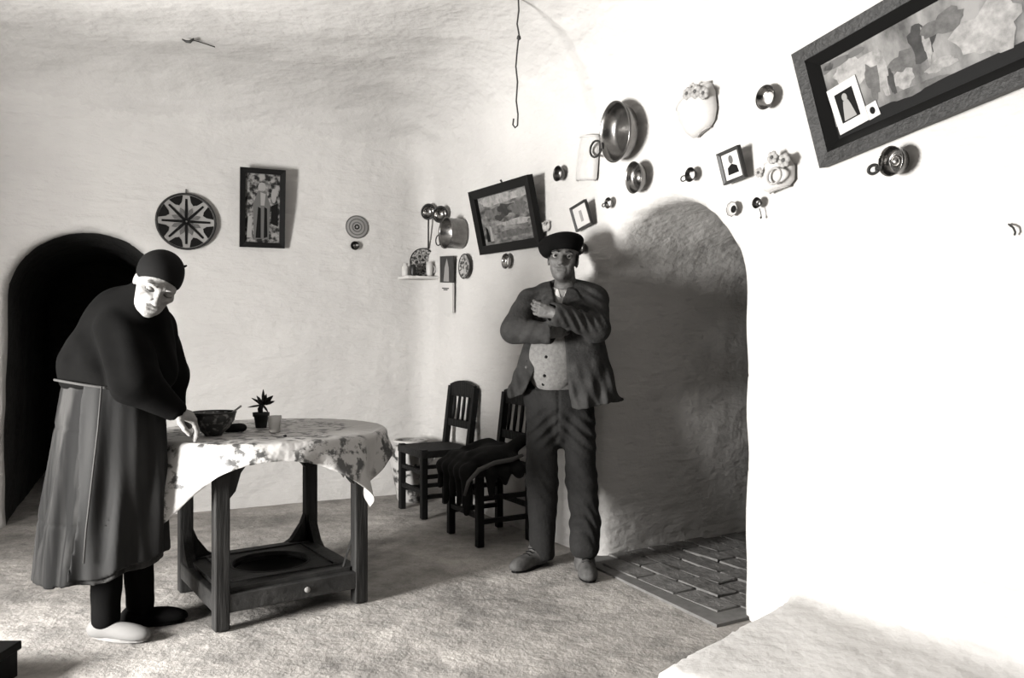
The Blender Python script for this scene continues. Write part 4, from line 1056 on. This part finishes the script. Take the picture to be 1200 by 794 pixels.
def hand(G, w, d, n, thumb_side, curls, thumb_dir, s=1.0, spread=.12):
    """w wrist, d to the knuckles, n out of the back of the hand, thumb_side: unit vector from the little finger to the thumb"""
    d = np.asarray(d, float); d /= np.linalg.norm(d); t = np.asarray(thumb_side, float); t -= (t @ d) * d; t /= np.linalg.norm(t)
    n = np.asarray(n, float); n = n - (n @ d) * d - (n @ t) * t; n /= np.linalg.norm(n)
    for i, o_ in enumerate((.030, .010, -.010, -.029)):
        kn = w + d * (.088 - .004 * abs(i - 1)) * s + t * o_ * s
        G.cap(w + d * .012 * s + t * o_ * .55 * s, kn, .014 * s, .0115 * s, .014 * s)
        dd = d + t * spread * (1.3 - i) * .5
        ln = [(.043, .026, .022), (.047, .030, .023), (.044, .028, .022), (.034, .021, .019)][i]
        finger(G, kn, dd, n, np.array(ln) * s, (.0098, .0100, .0095, .0086)[i] * s, curls[i])
    b = w + d * .022 * s + t * .024 * s
    td = np.asarray(thumb_dir, float); td /= np.linalg.norm(td)
    m = b + td * .042 * s; G.cap(b, m, .0155 * s, .0115 * s, .014 * s)
    t2 = td * .8 + d * .45; t2 /= np.linalg.norm(t2); m2 = m + t2 * .032 * s
    G.cap(m, m2, .0112 * s, .0098 * s, .006); t3 = t2 * .7 + d * .6 - n * .2; t3 /= np.linalg.norm(t3); G.cap(m2, m2 + t3 * .026 * s, .0098 * s, .0085 * s, .006)
def inpoly(px, pz, poly):
    """signed distance (negative inside) of a general polygon in x, z"""
    d = None; s = None; n = len(poly)
    d = np.full(np.broadcast(px, pz).shape, 1e9); ins = np.zeros(d.shape, bool)
    for i in range(n):
        a = poly[i]; b = poly[(i + 1) % n]
        ex, ez = b[0] - a[0], b[1] - a[1]; wx, wz = px - a[0], pz - a[1]
        t = np.clip((wx * ex + wz * ez) / (ex * ex + ez * ez), 0, 1)
        d = np.minimum(d, np.hypot(wx - t * ex, wz - t * ez))
        c = ((a[1] <= pz) & (b[1] > pz)) | ((b[1] <= pz) & (a[1] > pz))
        with np.errstate(divide='ignore', invalid='ignore'):
            xi = a[0] + (pz - a[1]) / (b[1] - a[1] if b[1] != a[1] else 1e-9) * ex
        ins ^= (c & (px < xi))
    return np.where(ins, -d, d)
def XZ(pts, Y):
    return [(W(a, b, Y)[0], W(a, b, Y)[2]) for a, b in pts]
HUGE = np.array([50.0] * 3)

# ---- the standing man
def man():
    Y0 = 4.10
    off = np.array([.27, 4.10, 0.0])
    r = root('person', 'standing man with crossed arms in beret, open dark jacket and baggy trousers', 'person', loc=tuple(off))
    w_ = W
    # joints
    sL, eL, hL = w_(621, 353, 4.10), w_(603, 386, 3.99), w_(641, 391, 3.905)       # arm at the picture's left
    sR, eR, hR = w_(697, 351, 4.10), w_(699, 384, 3.97), w_(652, 368, 3.865)
    hc = w_(660, 303, 4.03); A = basis((-.13, -.98, .04), (.10, .06, 1))
    # body
    G = Field((-.12, 3.70, -.02), (.66, 4.32, 1.76), .0042)
    Lh = head(G, hc, A, 1.0, thin=.004)
    G.cap(w_(662, 322, 4.06), w_(663, 345, 4.10), .052, .058, .03)
    G.ell(w_(662, 375, 4.11), (.15, .095, .17), k=.05); G.ell(w_(658, 430, 4.11), (.135, .09, .15), k=.05); G.ell(w_(656, 470, 4.12), (.14, .09, .09), k=.05)
    G.chain([sL, eL, hL], [.045, .036, .028]); G.chain([sR, eR, hR], [.045, .036, .028])
    hipL, kL, aL = w_(635, 480, 4.12), w_(635, 562, 4.08), w_(637, 645, 4.13)
    hipR, kR, aR = w_(677, 480, 4.12), w_(680, 565, 4.05), w_(686, 640, 3.99)
    G.chain([hipL, kL, aL], [.07, .05, .04]); G.chain([hipR, kR, aR], [.07, .05, .04])
    # hand lying on the other sleeve, fingers closing round the upper arm
    d = w_(632, 363, 3.875) - hR
    cur = [(.45, .6, .5), (.5, .6, .5), (.5, .6, .5), (.5, .6, .5)]
    hand(G, hR + d * .10, d, (0.05, -.92, .35), (0, -.25, 1), cur, (-.85, -.3, .4), .86)
    # tucked hand
    d2 = w_(664, 385, 3.93) - hL
    hand(G, hL, d2, (0, -.8, .3), (0, -.3, 1), [(.3, .4, .3)] * 4, (.6, -.2, .7), .92)
    G.build('body', 'skin_m', r, off)
    face_parts(r, Lh, A, off, 1.0)
    # jacket
    J = Field((-.15, 3.72, .68), (.72, 4.36, 1.50), .0055)
    J.ell(w_(663, 372, 4.11), (.178, .125, .165), k=.05)
    J.ell(w_(660, 420, 4.11), (.168, .125, .19), k=.06)
    J.cap(w_(640, 346, 4.11), w_(686, 346, 4.11), .062, .062, .05)
    J.cap(w_(622, 352, 4.10), w_(660, 340, 4.11), .055, .055, .04); J.cap(w_(698, 349, 4.10), w_(662, 340, 4.11), .06, .055, .04)
    J.cap(w_(690, 405, 4.10), w_(706, 470, 4.08), .085, .10, .06, sq=(1, .9, 1))
    J.cap(w_(628, 410, 4.10), w_(616, 462, 4.09), .075, .085, .06, sq=(1, .9, 1))
    J.cap(w_(680, 415, 4.09), w_(684, 472, 4.06), .095, .10, .05, sq=(1, .95, 1))
    # hanging folds of the two front panels
    def drape(X, Y, Z):
        g = np.clip((1.10 - Z) / .20, 0, 1) * np.clip((Z - .70) / .05, 0, 1)
        return .008 * g * (np.sin((X - .25 * Z) * 62 + 1.0) + .5 * np.sin((X + .3 * Z) * 117))  + 0 * Y
    J.op(drape, (-.1, 3.8, .72), (.7, 4.3, 1.10), 0, '+')
    inner = J.f.copy()
    xs, ys, zs = J.grid((slice(None),) * 3)
    # open front: wedge over the shirt, and neck opening
    wedge = inpoly(xs[:, 0, :], zs[0, :, :] * np.ones_like(xs[:, 0, :]), XZ([(646, 385), (640, 405), (626, 438), (611, 466), (606, 500), (672, 500), (669, 470), (664, 430), (662, 385)], 3.98))[:, None, :]
    vneck = inpoly(xs[:, 0, :], zs[0, :, :] * np.ones_like(xs[:, 0, :]), XZ([(646, 326), (672, 326), (664, 345), (655, 372), (649, 345)], 4.0))[:, None, :]
    front = ys - 4.06
    J.f = smax(J.f, -np.maximum(wedge, front), .008); J.f = smax(J.f, -np.maximum(vneck, ys - 4.09), .008)
    # lapels: a raised band beside the opening
    lap = inpoly(xs[:, 0, :], zs[0, :, :] * np.ones_like(xs[:, 0, :]), XZ([(664, 334), (676, 338), (684, 352), (668, 356), (656, 374), (654, 368)], 4.0))[:, None, :]
    lap2 = inpoly(xs[:, 0, :], zs[0, :, :] * np.ones_like(xs[:, 0, :]), XZ([(648, 338), (636, 344), (634, 356), (642, 357), (652, 374), (653, 366)], 4.0))[:, None, :]
    for q in (lap, lap2): J.f = np.where((q < 0) & (ys < 4.10), J.f - .008 * np.clip(-q / .006, 0, 1), J.f)
    J.f = smax(J.f, -np.maximum(inner + .022, zs - 1.16), .006)                # hollow under the chest
    hem = inpoly(xs[:, 0, :], zs[0, :, :] * np.ones_like(xs[:, 0, :]), XZ([(560, 250), (760, 250), (735, 470), (700, 475), (667, 479), (612, 462), (597, 467), (570, 467)], 4.02))[:, None, :]
    J.f = smax(J.f, hem, .006)
    # sleeves
    J.chain([sL, eL, hL], [.066, .064, .054], .03); J.chain([sR, eR, hR], [.070, .066, .053], .03)
    J.cap(hL, hL + (hL - eL) * .06, .052, .05, .01)
    # wrinkles: slanting folds on forearms, gentle waves elsewhere
    J.op(lambda X, Y, Z: .007 * wob(X, Y, Z * .7, 34, 31) + .004 * wob(X + .4 * Z, Y, Z * .7, 75, 32), -HUGE, HUGE, 0, '+')
    # pull lines running from the shoulders to the crossed arms
    def pulls(X, Y, Z):
        g = np.exp(-((Z - 1.36) / .07) ** 2) * np.exp(-((np.abs(X - .275) - .13) / .06) ** 2) * (Y < 4.12)
        return .006 * g * np.sin((np.abs(X - .275) * .6 + Z) * 120)
    J.op(pulls, (0, 3.8, 1.2), (.6, 4.2, 1.5), 0, '+')
    c0 = (eR + hR) / 2
    def folds(X, Y, Z):
        g = np.exp(-(((X - c0[0]) / .10) ** 2 + ((Y - c0[1]) / .12) ** 2 + ((Z - c0[2] - .01) / .06) ** 2))
        return .0095 * g * np.sin((X * .86 + Z * .5) * 170)
    J.op(folds, c0 - .25, c0 + .25, 0, '+')
    c1 = (eL + hL) / 2
    J.op(lambda X, Y, Z: .005 * np.exp(-(((X - c1[0]) / .08) ** 2 + ((Z - c1[2]) / .06) ** 2 + ((Y - c1[1]) / .1) ** 2)) * np.sin((X * .8 - Z * .5) * 120), c1 - .2, c1 + .2, 0, '+')
    J.f = np.maximum(J.f, -np.where(np.maximum(wedge, front) < 0, np.minimum(inner + .022, 1), -1.0) * 0 - 1e3)
    # open cuffs so the hands come out
    for (h_, e_) in ((hR, eR), (hL, eL)):
        dd = (h_ - e_) / np.linalg.norm(h_ - e_); J.cap(h_ + dd * .02, h_ + dd * .12, .040, .044, .006, 's')
    J.build('jacket', 'jacket', r, off)
    # shirt
    S = Field((-.02, 3.86, .84), (.56, 4.30, 1.52), .006)
    S.ell(w_(663, 372, 4.11), (.160, .108, .15), k=.05); S.ell(w_(648, 420, 4.10), (.145, .118, .19), k=.06)
    S.cap(w_(661, 330, 4.07), w_(662, 352, 4.09), .058, .068, .04)
    S.op(lambda X, Y, Z: .004 * wob(X, Y, Z, 32, 41) + .002 * wob(X, Y, Z, 80, 42), -HUGE, HUGE, 0, '+')
    zc = w_(0, 459, 3.98)[2]; S.op(lambda X, Y, Z: (zc - Z) + 0 * X + 0 * Y, -HUGE, HUGE, .01, 'i')
    zt = w_(0, 337, 4.05)[2]; S.op(lambda X, Y, Z: (Z - zt) - .3 * (Y - 4.05) + 0 * X, -HUGE, HUGE, .01, 'i')
    S.build('shirt', 'shirt', r, off)
    def front_pt(px, py, fld, y0=3.85, y1=4.12):
        # first surface hit of a field along the view ray
        for Y in np.linspace(y0, y1, 200):
            p = W(px, py, Y); i = ((p - fld.lo) / fld.h).astype(int)
            if (i >= 0).all() and (i < np.array(fld.f.shape)).all() and fld.f[tuple(i)] < 0: return p
        return W(px, py, (y0 + y1) / 2)
    for (a, b) in ((640, 418), (638.5, 430), (638, 440), (636.5, 450)):
        p = front_pt(a, b, S) - off - np.array([0, .004, 0])
        MB().lathe([(.001, -.005), (.0075, -.003), (.0085, 0), (.0075, .003), (.001, .004)], 12, c=tuple(p), R=Matrix.Rotation(math.pi / 2, 3, 'X'), cap=False).build('button', 'ink', r, True)
    for (a, b) in ((667, 462), (617, 430), (668, 474)):
        p = front_pt(a, b, J) - off - np.array([0, .004, 0])
        MB().lathe([(.001, -.005), (.008, -.003), (.009, 0), (.008, .003), (.001, .004)], 12, c=tuple(p), R=Matrix.Rotation(math.pi / 2, 3, 'X'), cap=False).build('button', 'midgrey', r, True)
    # collar points
    for pol in ([(648, 336), (654, 339), (657, 349), (651, 346)], [(672, 336), (663, 340), (660, 348), (667, 346)]):
        P = [front_pt(a, b, S) for a, b in pol]; P2 = [p + np.array([0, -.012, 0]) for p in P]; P1 = [p + np.array([0, .012, 0]) for p in P]
        MB().add([p - off for p in P1 + P2], [(0, 1, 2, 3), (7, 6, 5, 4), (0, 4, 5, 1), (1, 5, 6, 2), (2, 6, 7, 3), (3, 7, 4, 0)]).build('collar', 'collar', r, bevel=.003)
    # trousers
    T = Field((-.10, 3.78, .03), (.62, 4.34, .95), .0065)
    T.ell(w_(654, 474, 4.12), (.155, .115, .10), k=.05)
    T.cap(w_(632, 464, 4.125), w_(674, 464, 4.125), .085, .085, .04)
    T.ell(w_(656, 497, 4.12), (.085, .095, .13), k=.03)
    T.chain([hipL, kL, w_(636, 648, 4.12)], [.088, .079, .067], .02); T.chain([hipR, w_(682, 562, 4.06), w_(686, 640, 4.0)], [.088, .078, .070], .02)
    T.cap(w_(686, 612, 4.0), w_(685, 636, 3.99), .075, .073, .03)
    T.op(lambda X, Y, Z: .008 * wob(X, Y, Z * .6, 26, 51) + .005 * wob(X + .5 * Z, Y, Z * .8, 58, 52, 7), -HUGE, HUGE, 0, '+')
    c2 = w_(682, 612, 4.0)
    T.op(lambda X, Y, Z: .006 * np.exp(-((Z - c2[2]) / .09) ** 2 - ((X - c2[0]) / .09) ** 2) * np.sin((Z * .75 + X * .8 + Y * .3) * 95 + 3 * np.sin(X * 30)), c2 - .25, c2 + .25, 0, '+')
    # creases fanning out from crotch and knees, fly seam
    def cre(X, Y, Z):
        x = X - .245
        g1 = np.exp(-((Z - .70) / .09) ** 2) * np.clip((4.12 - Y) / .05, 0, 1); g2 = np.exp(-((Z - .44) / .10) ** 2)
        return .0065 * g1 * np.sin((Z + .9 * np.abs(x)) * 95) + 0.003 * g2 * np.sin((Z * .8 + .5 * X + .3 * Y) * 100 + 2 * np.sin(X * 40))
    T.op(cre, (-.1, 3.8, .2), (.62, 4.3, .9), 0, '+')
    T.op(lambda X, Y, Z: .006 * np.exp(-((X - .235) / .006) ** 2) * np.clip((Z - .66) / .03, 0, 1) * (Y < 4.1), (.1, 3.9, .6), (.4, 4.2, .92), 0, '+')
    T.op(lambda X, Y, Z: Z - w_(0, 456, 4.0)[2] + 0 * X + 0 * Y, -HUGE, HUGE, .01, 'i')
    for q in (w_(636, 650, 4.12), w_(683, 642, 4.0)): T.op(lambda X, Y, Z: np.maximum(np.hypot(X - q[0], Y - q[1]) - .055, Z - q[2] - .03), q - .12, q + .1, .004, 's')
    T.build('trousers', 'trousers', r, off)
    # belt line
    # shoes
    for (toe, heel) in (((.005, 3.965), (.165, 4.155)), ((.372, 3.80), (.365, 4.05))):
        toe = np.array([*toe, 0]); heel = np.array([*heel, 0]); d = toe - heel; Ld = np.linalg.norm(d); d /= Ld; sd = np.array([-d[1], d[0], 0])
        Sf = Field(np.minimum(toe, heel) - np.array([.09, .09, .01]), np.maximum(toe, heel) + np.array([.09, .09, .17]), .0045)
        A_ = np.stack([d, sd, np.array([0, 0, 1.0])])
        Sf.ell(toe - d * .055 + np.array([0, 0, .026]), (.066, .046, .038), A_, .02)
        Sf.ell(heel + d * .09 + np.array([0, 0, .035]), (.10, .040, .045), A_, .04)
        Sf.ell(heel + d * .035 + np.array([0, 0, .03]), (.040, .036, .05), A_, .03)
        Sf.cap(heel + d * .05 + np.array([0, 0, .05]), heel + d * .05 + np.array([0, 0, .13]), .046, .044, .04)
        Sf.op(lambda X, Y, Z: .002 * wob(X, Y, Z, 70, 61), -HUGE, HUGE, 0, '+')
        Sf.op(lambda X, Y, Z: .012 - Z + 0 * X + 0 * Y, -HUGE, HUGE, .004, 'i')
        sh_ = Sf.build('shoe', 'shoe_m', r, off)
        n = 20; pol = []
        for a in np.linspace(0, 2 * math.pi, n, endpoint=False):
            ca_, sa_ = math.cos(a), math.sin(a); q = heel + d * (Ld / 2) + d * (Ld / 2) * ca_ + sd * sa_ * (.042 + .008 * ca_); pol.append(tuple((q - off)[:2]))
        MB().prism(pol, 0.001, .016).build('sole', 'black', sh_)
        for k in range(3):
            q = heel + d * (.10 + .02 * k) + np.array([0, 0, .088 - .009 * k]) - off
            MB().tube([q - sd * .022, q + np.array([0, 0, .006]), q + sd * .022], .003, 5).build('lace', 'black', sh_, True)
    # beret and hair
    B = Field(hc - .22, hc + .22, .005)
    Bu = basis((-.13, -.98, .05), (-.12, .32, 1)); hb = hc + .062 * A[2] - .012 * A[1]
    B.ell(hb + .022 * Bu[2] + np.array([-.012, .01, 0]), (.116, .126, .052), Bu, .03)
    B.ell(hb - .012 * Bu[2], (.082, .103, .040), Bu, .025)
    B.ell(hb + np.array([-.085, 0, -.020]), (.035, .09, .035), None, .04)
    B.op(lambda X, Y, Z: .003 * wob(X, Y, Z, 45, 71), -HUGE, HUGE, 0, '+')
    b_ = B.build('beret', 'beret', r, off)
    MB().tube([hb + .062 * Bu[2] - off, hb + .078 * Bu[2] - off], .004, 5).build('stalk', 'beret', b_, True)
    H = Field(hc - .16, hc + .16, .005)
    H.ell(hc + .02 * A[2] - .03 * A[1], (.078, .085, .075), A, .02)
    for q in (-1, 1): H.cap(hc + q * .070 * A[0] + .03 * A[1] + .02 * A[2], hc + q * .068 * A[0] + .02 * A[1] - .02 * A[2], .010, .006, .01)
    H.build('hair', 'hair', r, off)
man()

# ---- the stooping woman
def woman():
    off = np.array([-1.60, 3.13, 0.0]); w_ = W
    r = root('person', 'stooping elderly woman in black kerchief, black sweater and long skirt leaning on the table', 'person', loc=tuple(off))
    hc = w_(184, 331, 3.04); A = basis((.42, -.74, -.46), (.50, -.14, .86))
    sN, eN, wN = w_(140, 385, 3.07), w_(160, 446, 3.0), w_(203, 480, 3.085)
    sF, eF, wF = w_(180, 385, 3.30), w_(196, 440, 3.38), w_(206, 478, 3.42)
    G = Field((-1.95, 2.88, -.01), (-1.12, 3.56, 1.52), .0042)
    Lh = head(G, hc, A, 1.0, old=1.0)
    G.cap(hc - .04 * A[2] - .03 * A[1], w_(158, 368, 3.12), .05, .06, .03)
    G.ell(w_(148, 400, 3.15), (.14, .11, .16), k=.05); G.ell(w_(135, 445, 3.15), (.13, .11, .14), k=.05); G.ell(w_(130, 490, 3.15), (.14, .11, .12), k=.05)
    G.chain([sN, eN, wN], [.05, .04, .027]); G.chain([sF, eF, wF], [.05, .04, .027])
    kn1 = w_(230, 491, 3.15)
    legs = [([(-1.62, 3.15, .72), (-1.61, 3.15, .42), (-1.595, 3.12, .07)]), ([(-1.56, 3.25, .72), (-1.54, 3.25, .42), (-1.53, 3.27, .07)])]
    for q in legs: G.chain([np.array(p) for p in q], [.075, .052, .038])
    # hand braced on the table edge: fingertips on the cloth
    d = kn1 - wN
    hand(G, wN, d, (.15, -.35, 1), (.2, -1, -.25), [(.70, .40, .12), (.75, .38, .12), (.75, .40, .15), (.65, .45, .2)], (.45, -.75, -.75), 1.0, .30)
    dF = np.array([.22, .12, -.22])
    hand(G, wF, dF, (.4, .2, .9), (.3, -1, 0), [(.4, .4, .3)] * 4, (.5, -.6, -.5), .95)
    # keep the hands above the table top
    sl = G.sl((-1.55, 3.0, .70), (-1.0, 3.7, .80)); X, Y, Z = G.grid(sl)
    disc_ = np.hypot(X - TC[0], Y - TC[1]) - (TR + .02)
    G.f[sl] = np.where((disc_ < 0) & (Z > .70), np.maximum(G.f[sl], (TH + .005) - Z), G.f[sl])
    G.build('body', 'skin_w', r, off)
    face_parts(r, Lh, A, off, 1.0, 'skin_w', lid='skin_w')
    # sweater
    S = Field((-2.0, 2.84, .84), (-1.14, 3.60, 1.46), .006)
    S.cap(w_(138, 432, 3.15), w_(150, 380, 3.14), .205, .150, .08, sq=(1, .82, 1))
    S.cap(w_(118, 425, 3.15), w_(128, 385, 3.15), .13, .10, .08, sq=(1, .9, 1))
    S.cap(w_(165, 380, 3.14), w_(178, 430, 3.18), .10, .10, .06)
    S.cap(w_(155, 366, 3.12), hc - .075 * A[2] - .04 * A[1], .085, .062, .05)
    S.chain([sN, eN, wN], [.092, .092, .050], .012); S.chain([sF, eF, wF], [.09, .085, .045], .05)
    S.op(lambda X, Y, Z: .009 * wob(X, Y, Z * .6, 20, 81) + .006 * wob(X, Y, Z * .6, 46, 82), -HUGE, HUGE, 0, '+')
    ce = w_(128, 415, 3.0)
    S.op(lambda X, Y, Z: .007 * np.exp(-((X - ce[0]) / .16) ** 2 - ((Z - ce[2]) / .14) ** 2) * np.sin((X * .75 + Z * .6 + .1 * np.sin(Y * 12)) * 60), -HUGE, HUGE, 0, '+')
    S.op(lambda X, Y, Z: (w_(0, 455, 3.15)[2] - Z) - 5 * np.maximum(X + 1.50, 0) + 0 * Y, -HUGE, HUGE, .02, 'i')
    dd = (wN - eN) / np.linalg.norm(wN - eN); S.cap(wN + dd * .02, wN + dd * .12, .036, .040, .006, 's')
    dd = (wF - eF) / np.linalg.norm(wF - eF); S.cap(wF + dd * .02, wF + dd * .12, .036, .040, .006, 's')
    hb = hc + .0 * A[2]
    S.build('sweater', 'sweater', r, off)
    # skirt
    zt = 1.02; zb = .235
    K = Field((-2.06, 2.78, .15), (-1.16, 3.52, 1.06), .0075)
    def shape(X, Y, Z, grow=0.0, amp=1.0):
        t = np.clip((zt - Z) / (zt - zb), 0, 1.1); sm = t ** .75
        cx = -1.575 - .035 * t; cy = 3.155
        rx = .185 + .075 * sm + grow; ry = .150 + .075 * sm + grow
        dx = (X - cx) / rx; dy = (Y - cy) / ry; th = np.arctan2(dy, dx)
        pl = 1 + amp * (.022 + .085 * t) * (.6 * np.sin(11 * th + 1.2 * np.sin(3 * Z * 2)) + .4 * np.sin(19 * th + 2 + 2 * Z)) + .03 * t * np.sin(3 * th + 1)
        d = (np.sqrt(dx * dx + dy * dy) / pl - 1) * np.minimum(rx, ry) * .9
        return smax(d, (TR + .055 - grow) - np.hypot(X - TC[0], Y - TC[1]) + 0 * Z, .03)      # pressed against the table
    hemz = lambda X, Y: zb + .012 + .10 * np.clip((X + 1.60) / .35, 0, 1) + .012 * np.sin(X * 30) * np.sin(Y * 22)
    def sk(X, Y, Z):
        d = shape(X, Y, Z); d = np.maximum(d, Z - zt); d = np.maximum(d, hemz(X, Y) - Z)
        # stitched tucks: two horizontal bands
        for zz in (.83, .47): d = d + .004 * np.exp(-((Z - zz) / .006) ** 2)
        return np.maximum(d, -np.maximum(shape(X, Y, Z) + .016, Z - .8))
    K.op(sk, (-2.06, 2.78, .15), (-1.16, 3.52, 1.06), 0)
    K.build('skirt', 'skirt', r, off)
    # apron: outer layer over the front (towards the table and the camera side)
    P = Field((-2.06, 2.74, .22), (-1.12, 3.54, 1.06), .0075)
    def ap(X, Y, Z):
        d = shape(X, Y, Z, .016, .9); d = np.maximum(d, -(d + .012)); d = np.maximum(d, Z - .995)
        d = np.maximum(d, hemz(X, Y) + .02 - Z)
        th = np.arctan2(Y - 3.155, X + 1.59); a = np.abs(np.angle(np.exp(1j * (th + .62)))) - (1.08 + .05 * np.sin(9 * Z))
        return np.maximum(d, a * .2)
    P.op(ap, (-2.06, 2.74, .22), (-1.12, 3.54, 1.06), 0)
    P.build('apron', 'apron', r, off)
    # belt cord and its dangling end
    pts = []
    for a in np.linspace(0, 2 * math.pi, 48, endpoint=False):
        pts.append(np.array([-1.582 + .212 * math.cos(a), 3.155 + .182 * math.sin(a), .995 + .010 * math.sin(a * 2) - .01 * math.cos(a)]) - off)
    MB().tube(pts, .0055, 6, True).build('belt_cord', 'cord', r, True)
    q = [w_(119, 452, 2.965), w_(115, 500, 2.95), w_(108, 560, 2.925), w_(101, 620, 2.91), w_(98, 660, 2.905)]
    MB().tube([p - off for p in q], .0035, 6).build('cord_end', 'cord', r, True)
    # stockings and slippers
    for leg, toe in zip(legs, (np.array([-1.415, 3.075, 0]), np.array([-1.36, 3.30, 0]))):
        ank = np.array(leg[2]); kn = np.array(leg[1])
        Sg = Field(np.minimum(ank, kn) - np.array([.12, .12, .07]), np.maximum(ank, kn) + np.array([.12, .12, .02]), .006)
        Sg.cap(kn, ank + np.array([0, 0, .0]), .066, .052, .03); Sg.op(lambda X, Y, Z: .004 * wob(X, Y, Z, 50, 91), -HUGE, HUGE, 0, '+')
        Sg.op(lambda X, Y, Z: .025 - Z + 0 * X + 0 * Y, -HUGE, HUGE, .004, 'i')
        Sg.build('stocking', 'stocking', r, off)
        heel = np.array([ank[0] - .06, ank[1] + (.01 if toe[1] < 3.2 else -.02), 0]); d = toe - heel; Ld = np.linalg.norm(d); d /= Ld; sd = np.array([-d[1], d[0], 0]); A_ = np.stack([d, sd, np.array([0, 0, 1.0])])
        Sf = Field(np.minimum(toe, heel) - np.array([.08, .08, .01]), np.maximum(toe, heel) + np.array([.08, .08, .12]), .0045)
        Sf.ell(toe - d * .06 + np.array([0, 0, .022]), (.072, .044, .034), A_, .02); Sf.ell(heel + d * .09 + np.array([0, 0, .028]), (.105, .042, .036), A_, .03)
        Sf.ell(heel + d * .04 + np.array([0, 0, .035]), (.046, .040, .045), A_, .03)
        Sf.op(lambda X, Y, Z: .010 - Z + 0 * X + 0 * Y, -HUGE, HUGE, .004, 'i')
        near = toe[1] < 3.2; sh_ = Sf.build('slipper', 'slipper' if near else 'stocking', r, off)
        n = 20; pol = []
        for a in np.linspace(0, 2 * math.pi, n, endpoint=False):
            ca_, sa_ = math.cos(a), math.sin(a); q = heel + d * (Ld / 2) + d * (Ld / 2) * ca_ + sd * sa_ * (.042 + .006 * ca_); pol.append(tuple((q - off)[:2]))
        MB().prism(pol, 0.001, .014).build('sole', 'palegrey' if near else 'stocking', sh_)
    # kerchief
    B = Field(hc - .24, hc + .24, .005)
    B.ell(hc + .035 * A[2] - .016 * A[1], (.084, .102, .092), A, .02)
    B.ell(hc - .06 * A[2] - .075 * A[1], (.055, .05, .07), A, .05)
    pn = A[2] * .86 - A[1] * .51; p0 = hc + .082 * A[1] + .040 * A[2]
    B.op(lambda X, Y, Z: -((X - p0[0]) * pn[0] + (Y - p0[1]) * pn[1] + (Z - p0[2]) * pn[2]), -HUGE, HUGE, .012, 'i')
    B.op(lambda X, Y, Z: .003 * wob(X, Y, Z, 40, 95), -HUGE, HUGE, 0, '+')
    k = B.build('kerchief', 'kerchief', r, off)
    kp = w_(213, 313, 3.10)
    MB().tube([w_(205, 314, 3.10) - off, kp - off, w_(219, 311, 3.10) - off], [.012, .008, .003], 7).build('knot', 'kerchief', k, True)
woman()
